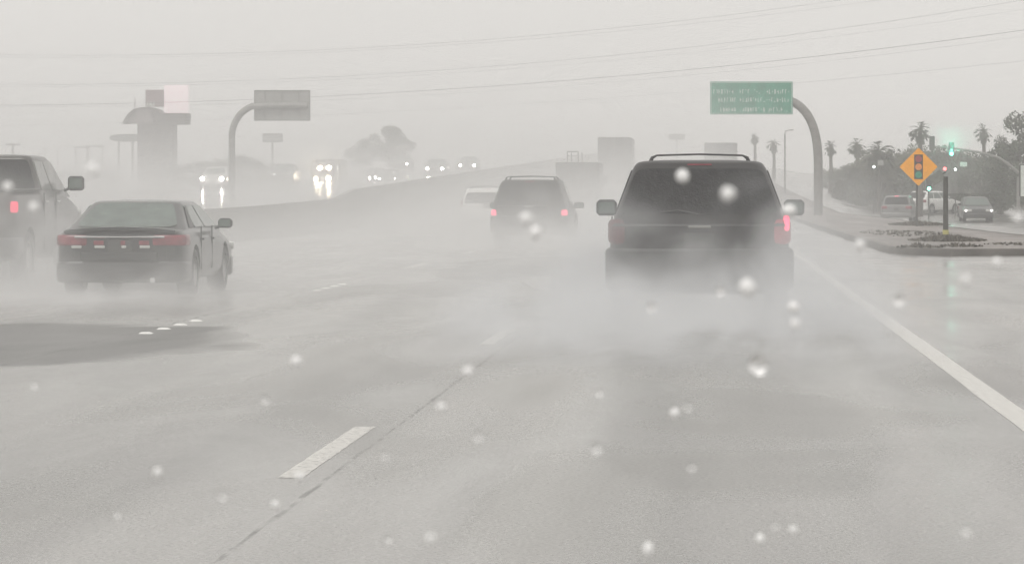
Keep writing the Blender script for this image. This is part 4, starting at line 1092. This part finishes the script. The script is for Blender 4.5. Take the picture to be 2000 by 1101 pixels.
for i, (px_, py_, dia_, lab) in enumerate(DROPS):
    d = random.Random(i).uniform(.62, .95); r_ = dia_ * .80 / 2 / F * d
    st = 1.3 if px_ == 1266 else 1.0
    q = random.Random(i + 50); mb = MB().ball((0, 0, 0), r_, (q.uniform(.88, 1.1), .8, st * q.uniform(.9, 1.12)), 20, 14)
    ph = q.uniform(0, 6.28); am = q.uniform(.03, .09)
    mb.v = [(x * (1 + am * math.sin(2 * math.atan2(z, x) + ph)), y, z * (1 + am * math.sin(3 * math.atan2(z, x) + ph))) for x, y, z in mb.v]
    o = mb.build("raindrop", 'clear_water' if ("faint" in lab or "ring" in lab or q.random() < .12) else 'water', None, P(px_, py_, d), ang=80)
    tag(o, "blurred raindrop " + lab, "raindrop", "raindrops close to the lens")

# ------------------------------------------------------------------ haze and spray
def volume(name, box, dens, label, shape=None, col=(1, 1, 1), aniso=0.0, loc_=(0, 0, 0)):
    x0, x1, y0, y1, z0, z1 = box
    m = bpy.data.materials.new(name + " volume"); m.use_nodes = True; n = m.node_tree; n.nodes.clear(); L = n.links.new
    out = n.nodes.new("ShaderNodeOutputMaterial"); pv = n.nodes.new("ShaderNodeVolumePrincipled")
    pv.inputs["Color"].default_value = (*col, 1); pv.inputs["Anisotropy"].default_value = aniso; pv.inputs["Density"].default_value = dens
    L(pv.outputs[0], out.inputs["Volume"])
    if shape:
        t = n.nodes.new("ShaderNodeTexCoord"); sp = n.nodes.new("ShaderNodeSeparateXYZ"); L(t.outputs["Object"], sp.inputs[0])
        def mth(op, a, b_=None):
            q = n.nodes.new("ShaderNodeMath"); q.operation = op
            for i_, s_ in enumerate((a, b_)):
                if s_ is None: continue
                if isinstance(s_, (int, float)): q.inputs[i_].default_value = s_
                else: L(s_, q.inputs[i_])
            return q.outputs[0]
        def ss(src, a, b_, c=0.0, d=1.0):
            r = n.nodes.new("ShaderNodeMapRange"); r.interpolation_type = 'SMOOTHSTEP'
            r.inputs[1].default_value = a; r.inputs[2].default_value = b_; r.inputs[3].default_value = c; r.inputs[4].default_value = d
            L(src, r.inputs[0]); return r.outputs[0]
        nz = n.nodes.new("ShaderNodeTexNoise"); nz.inputs["Scale"].default_value = shape['ns']; nz.inputs["Detail"].default_value = 3; nz.inputs["Distortion"].default_value = .4
        mpn = n.nodes.new("ShaderNodeMapping"); mpn.inputs["Scale"].default_value = shape.get('nv', (1, 1, 1)); mpn.inputs["Location"].default_value = (x0 * 1.7, y0 * .31, 0)
        L(t.outputs["Object"], mpn.inputs[0]); L(mpn.outputs[0], nz.inputs["Vector"])
        zz = sp.outputs[2]
        if shape.get('wob'):
            n2 = n.nodes.new("ShaderNodeTexNoise"); n2.inputs["Scale"].default_value = shape['ns'] * .55; n2.inputs["Detail"].default_value = 4; n2.inputs["Distortion"].default_value = .8
            mp2 = n.nodes.new("ShaderNodeMapping"); mp2.inputs["Scale"].default_value = shape.get('nv', (1, 1, 1)); mp2.inputs["Location"].default_value = (3.1 + shape.get('off', 0), x0, 5.0)
            L(t.outputs["Object"], mp2.inputs[0]); L(mp2.outputs[0], n2.inputs["Vector"])
            zz = mth('MULTIPLY', zz, ss(n2.outputs[0], .36, .64, 1 + shape['wob'], 1 - shape['wob']))
        f = mth('EXPONENT', mth('MULTIPLY', zz, -1.0 / shape['h']))
        f = mth('MULTIPLY', f, ss(sp.outputs[2], z1 * .6, z1, 1.0, 0.0))
        ex = shape.get('ex', .35) * (x1 - x0)
        f = mth('MULTIPLY', f, ss(sp.outputs[0], x0, x0 + ex)); f = mth('MULTIPLY', f, ss(sp.outputs[0], x1 - shape.get('ex1', shape.get('ex', .35)) * (x1 - x0), x1, 1.0, 0.0))
        ey0, ey1 = shape.get('ey', (.5, .2)); ln = y1 - y0
        f = mth('MULTIPLY', f, ss(sp.outputs[1], y0, y0 + ey0 * ln)); f = mth('MULTIPLY', f, ss(sp.outputs[1], y1 - ey1 * ln, y1, 1.0, 0.0))
        if 'ramp' in shape:
            ra, rb, rc = shape['ramp']; f = mth('MULTIPLY', f, ss(sp.outputs[1], ra, rb, rc, 1.0))
        na = shape.get('na', .7)
        f = mth('MULTIPLY', f, ss(nz.outputs[0], .32, .68, 1 - na, 1 + na))
        L(mth('MULTIPLY', f, dens), pv.inputs["Density"])
    mb = MB().box(((x0 + x1) / 2, (y0 + y1) / 2, (z0 + z1) / 2), (x1 - x0, y1 - y0, z1 - z0))
    o = mb.build(name, m, None, loc_, smooth=False)
    tag(o, label, None, None, 'stuff'); return o
volume("haze", (-120, 120, -25, 1000, -1.6, 14.5), .0018, "pale grey rain haze over the whole freeway")
volume("road_spray_mist", (-55, 4.0, 8, 430, 0.01, 10), .034, "drifting spray mist hanging low over all freeway lanes",
       dict(h=1.9, ns=.06, nv=(1, .4, 2), na=.5, ex=.1, ex1=.09, ey=(.04, .1), ramp=(25, 165, .31)))
volume("spray_plume_mist", (-2.9, 2.4, -13.5, 3.5, 0.02, 2.1), .85, "white wheel spray billowing behind the nearest dark SUV",
       dict(h=.29, wob=.42, off=4.0, ns=1.4, nv=(1, .16, 1), na=.95, ex=.38, ey=(.65, .15)), (.965, .98, 1), loc_=(0 - .1, 36.5, 0))
volume("spray_plume_mist", (-2.6, 2.4, -9, 4.2, 0.02, 1.4), .65, "white wheel spray behind the black sedan",
       dict(h=.18, wob=.65, ns=1.3, nv=(1, .16, 1), na=.8, ex=.4, ey=(.55, .15)), (1, 1, 1), loc_=(-7.4, 43.5, 0))
volume("spray_plume_mist", (-3.2, 3.2, -9, 6, 0.02, 2.2), .55, "grey wheel spray around the pewter pickup at left",
       dict(h=.40, wob=.6, ns=1.0, nv=(1, .16, 1), na=.6, ex=.35, ey=(.4, .3)), (1, 1, 1), loc_=(-10.6, 48.5, 0))
volume("spray_plume_mist", (-3.0, 3.0, -16, 5, 0.02, 2.0), .30, "spray cloud behind the smaller dark SUV",
       dict(h=.36, wob=.6, ns=.8, nv=(1, .16, 1), na=.5, ex=.35, ey=(.5, .2)), (1, 1, 1), loc_=(-4.4, 85.5, 0))
volume("spray_plume_mist", (-4.0, 4.0, -18, 6, 0.02, 1.6), .12, "spray cloud behind the white SUV",
       dict(h=.5, ns=.6, na=.5, ex=.35, ey=(.5, .2)), (1, 1, 1), loc_=(-8, 122.5, 0))

volume("ground_spray_mist", (-13, 2.4, 33, 120, 0.015, 2.2), .048, "low ragged sheet of splash mist along the lanes",
       dict(h=.38, wob=.6, ns=.35, nv=(1, .45, 1.5), na=.9, ex=.12, ex1=.15, ey=(.12, .2)))

volume("added_signal_mist", (-3.6, 3.2, -2.2, 2.2, -2.4, 2.0), .07, "added mist volume that carries a green glow around the green traffic signal",  # local mist added so the green signal shows a halo
       dict(h=1e6, ns=.8, na=.6, ex=.5, ey=(.5, .5)), loc_=(PX(1862, 206), 206, PZ(300, 206)))
for px_, py_, e in ((1858, 300, 520), (1814, 367, 25)):
    ld = bpy.data.lights.new("green_signal_light", 'SPOT'); ld.spot_size = R(88); ld.spot_blend = .6; ld.energy = e; ld.color = (.10, 1.0, .62); ld.shadow_soft_size = .12
    lo = bpy.data.objects.new("green_signal_light", ld); COL.objects.link(lo); lo.location = (PX(px_, 207), 207.2, PZ(py_, 207)); lo.rotation_euler = (R(-135), 0, 0)

ld = bpy.data.lights.new("green_signal_light", 'POINT'); ld.energy = 24; ld.color = (.10, 1.0, .62); ld.shadow_soft_size = .15
lo = bpy.data.objects.new("green_signal_light", ld); COL.objects.link(lo); lo.location = (PX(1858, 207), 207.3, PZ(298, 207))
volume("added_headlight_mist", (-3.2, 3.2, -3.5, 2.5, -1.8, 2.4), .10, "spray mist glowing in the warm lamps of the oncoming truck",  # local mist added to make the truck lamps bloom
       dict(h=1e6, ns=.7, na=.5, ex=.5, ey=(.5, .4)), loc_=(PX(629, 249), 248.0, PZ(338, 250)))
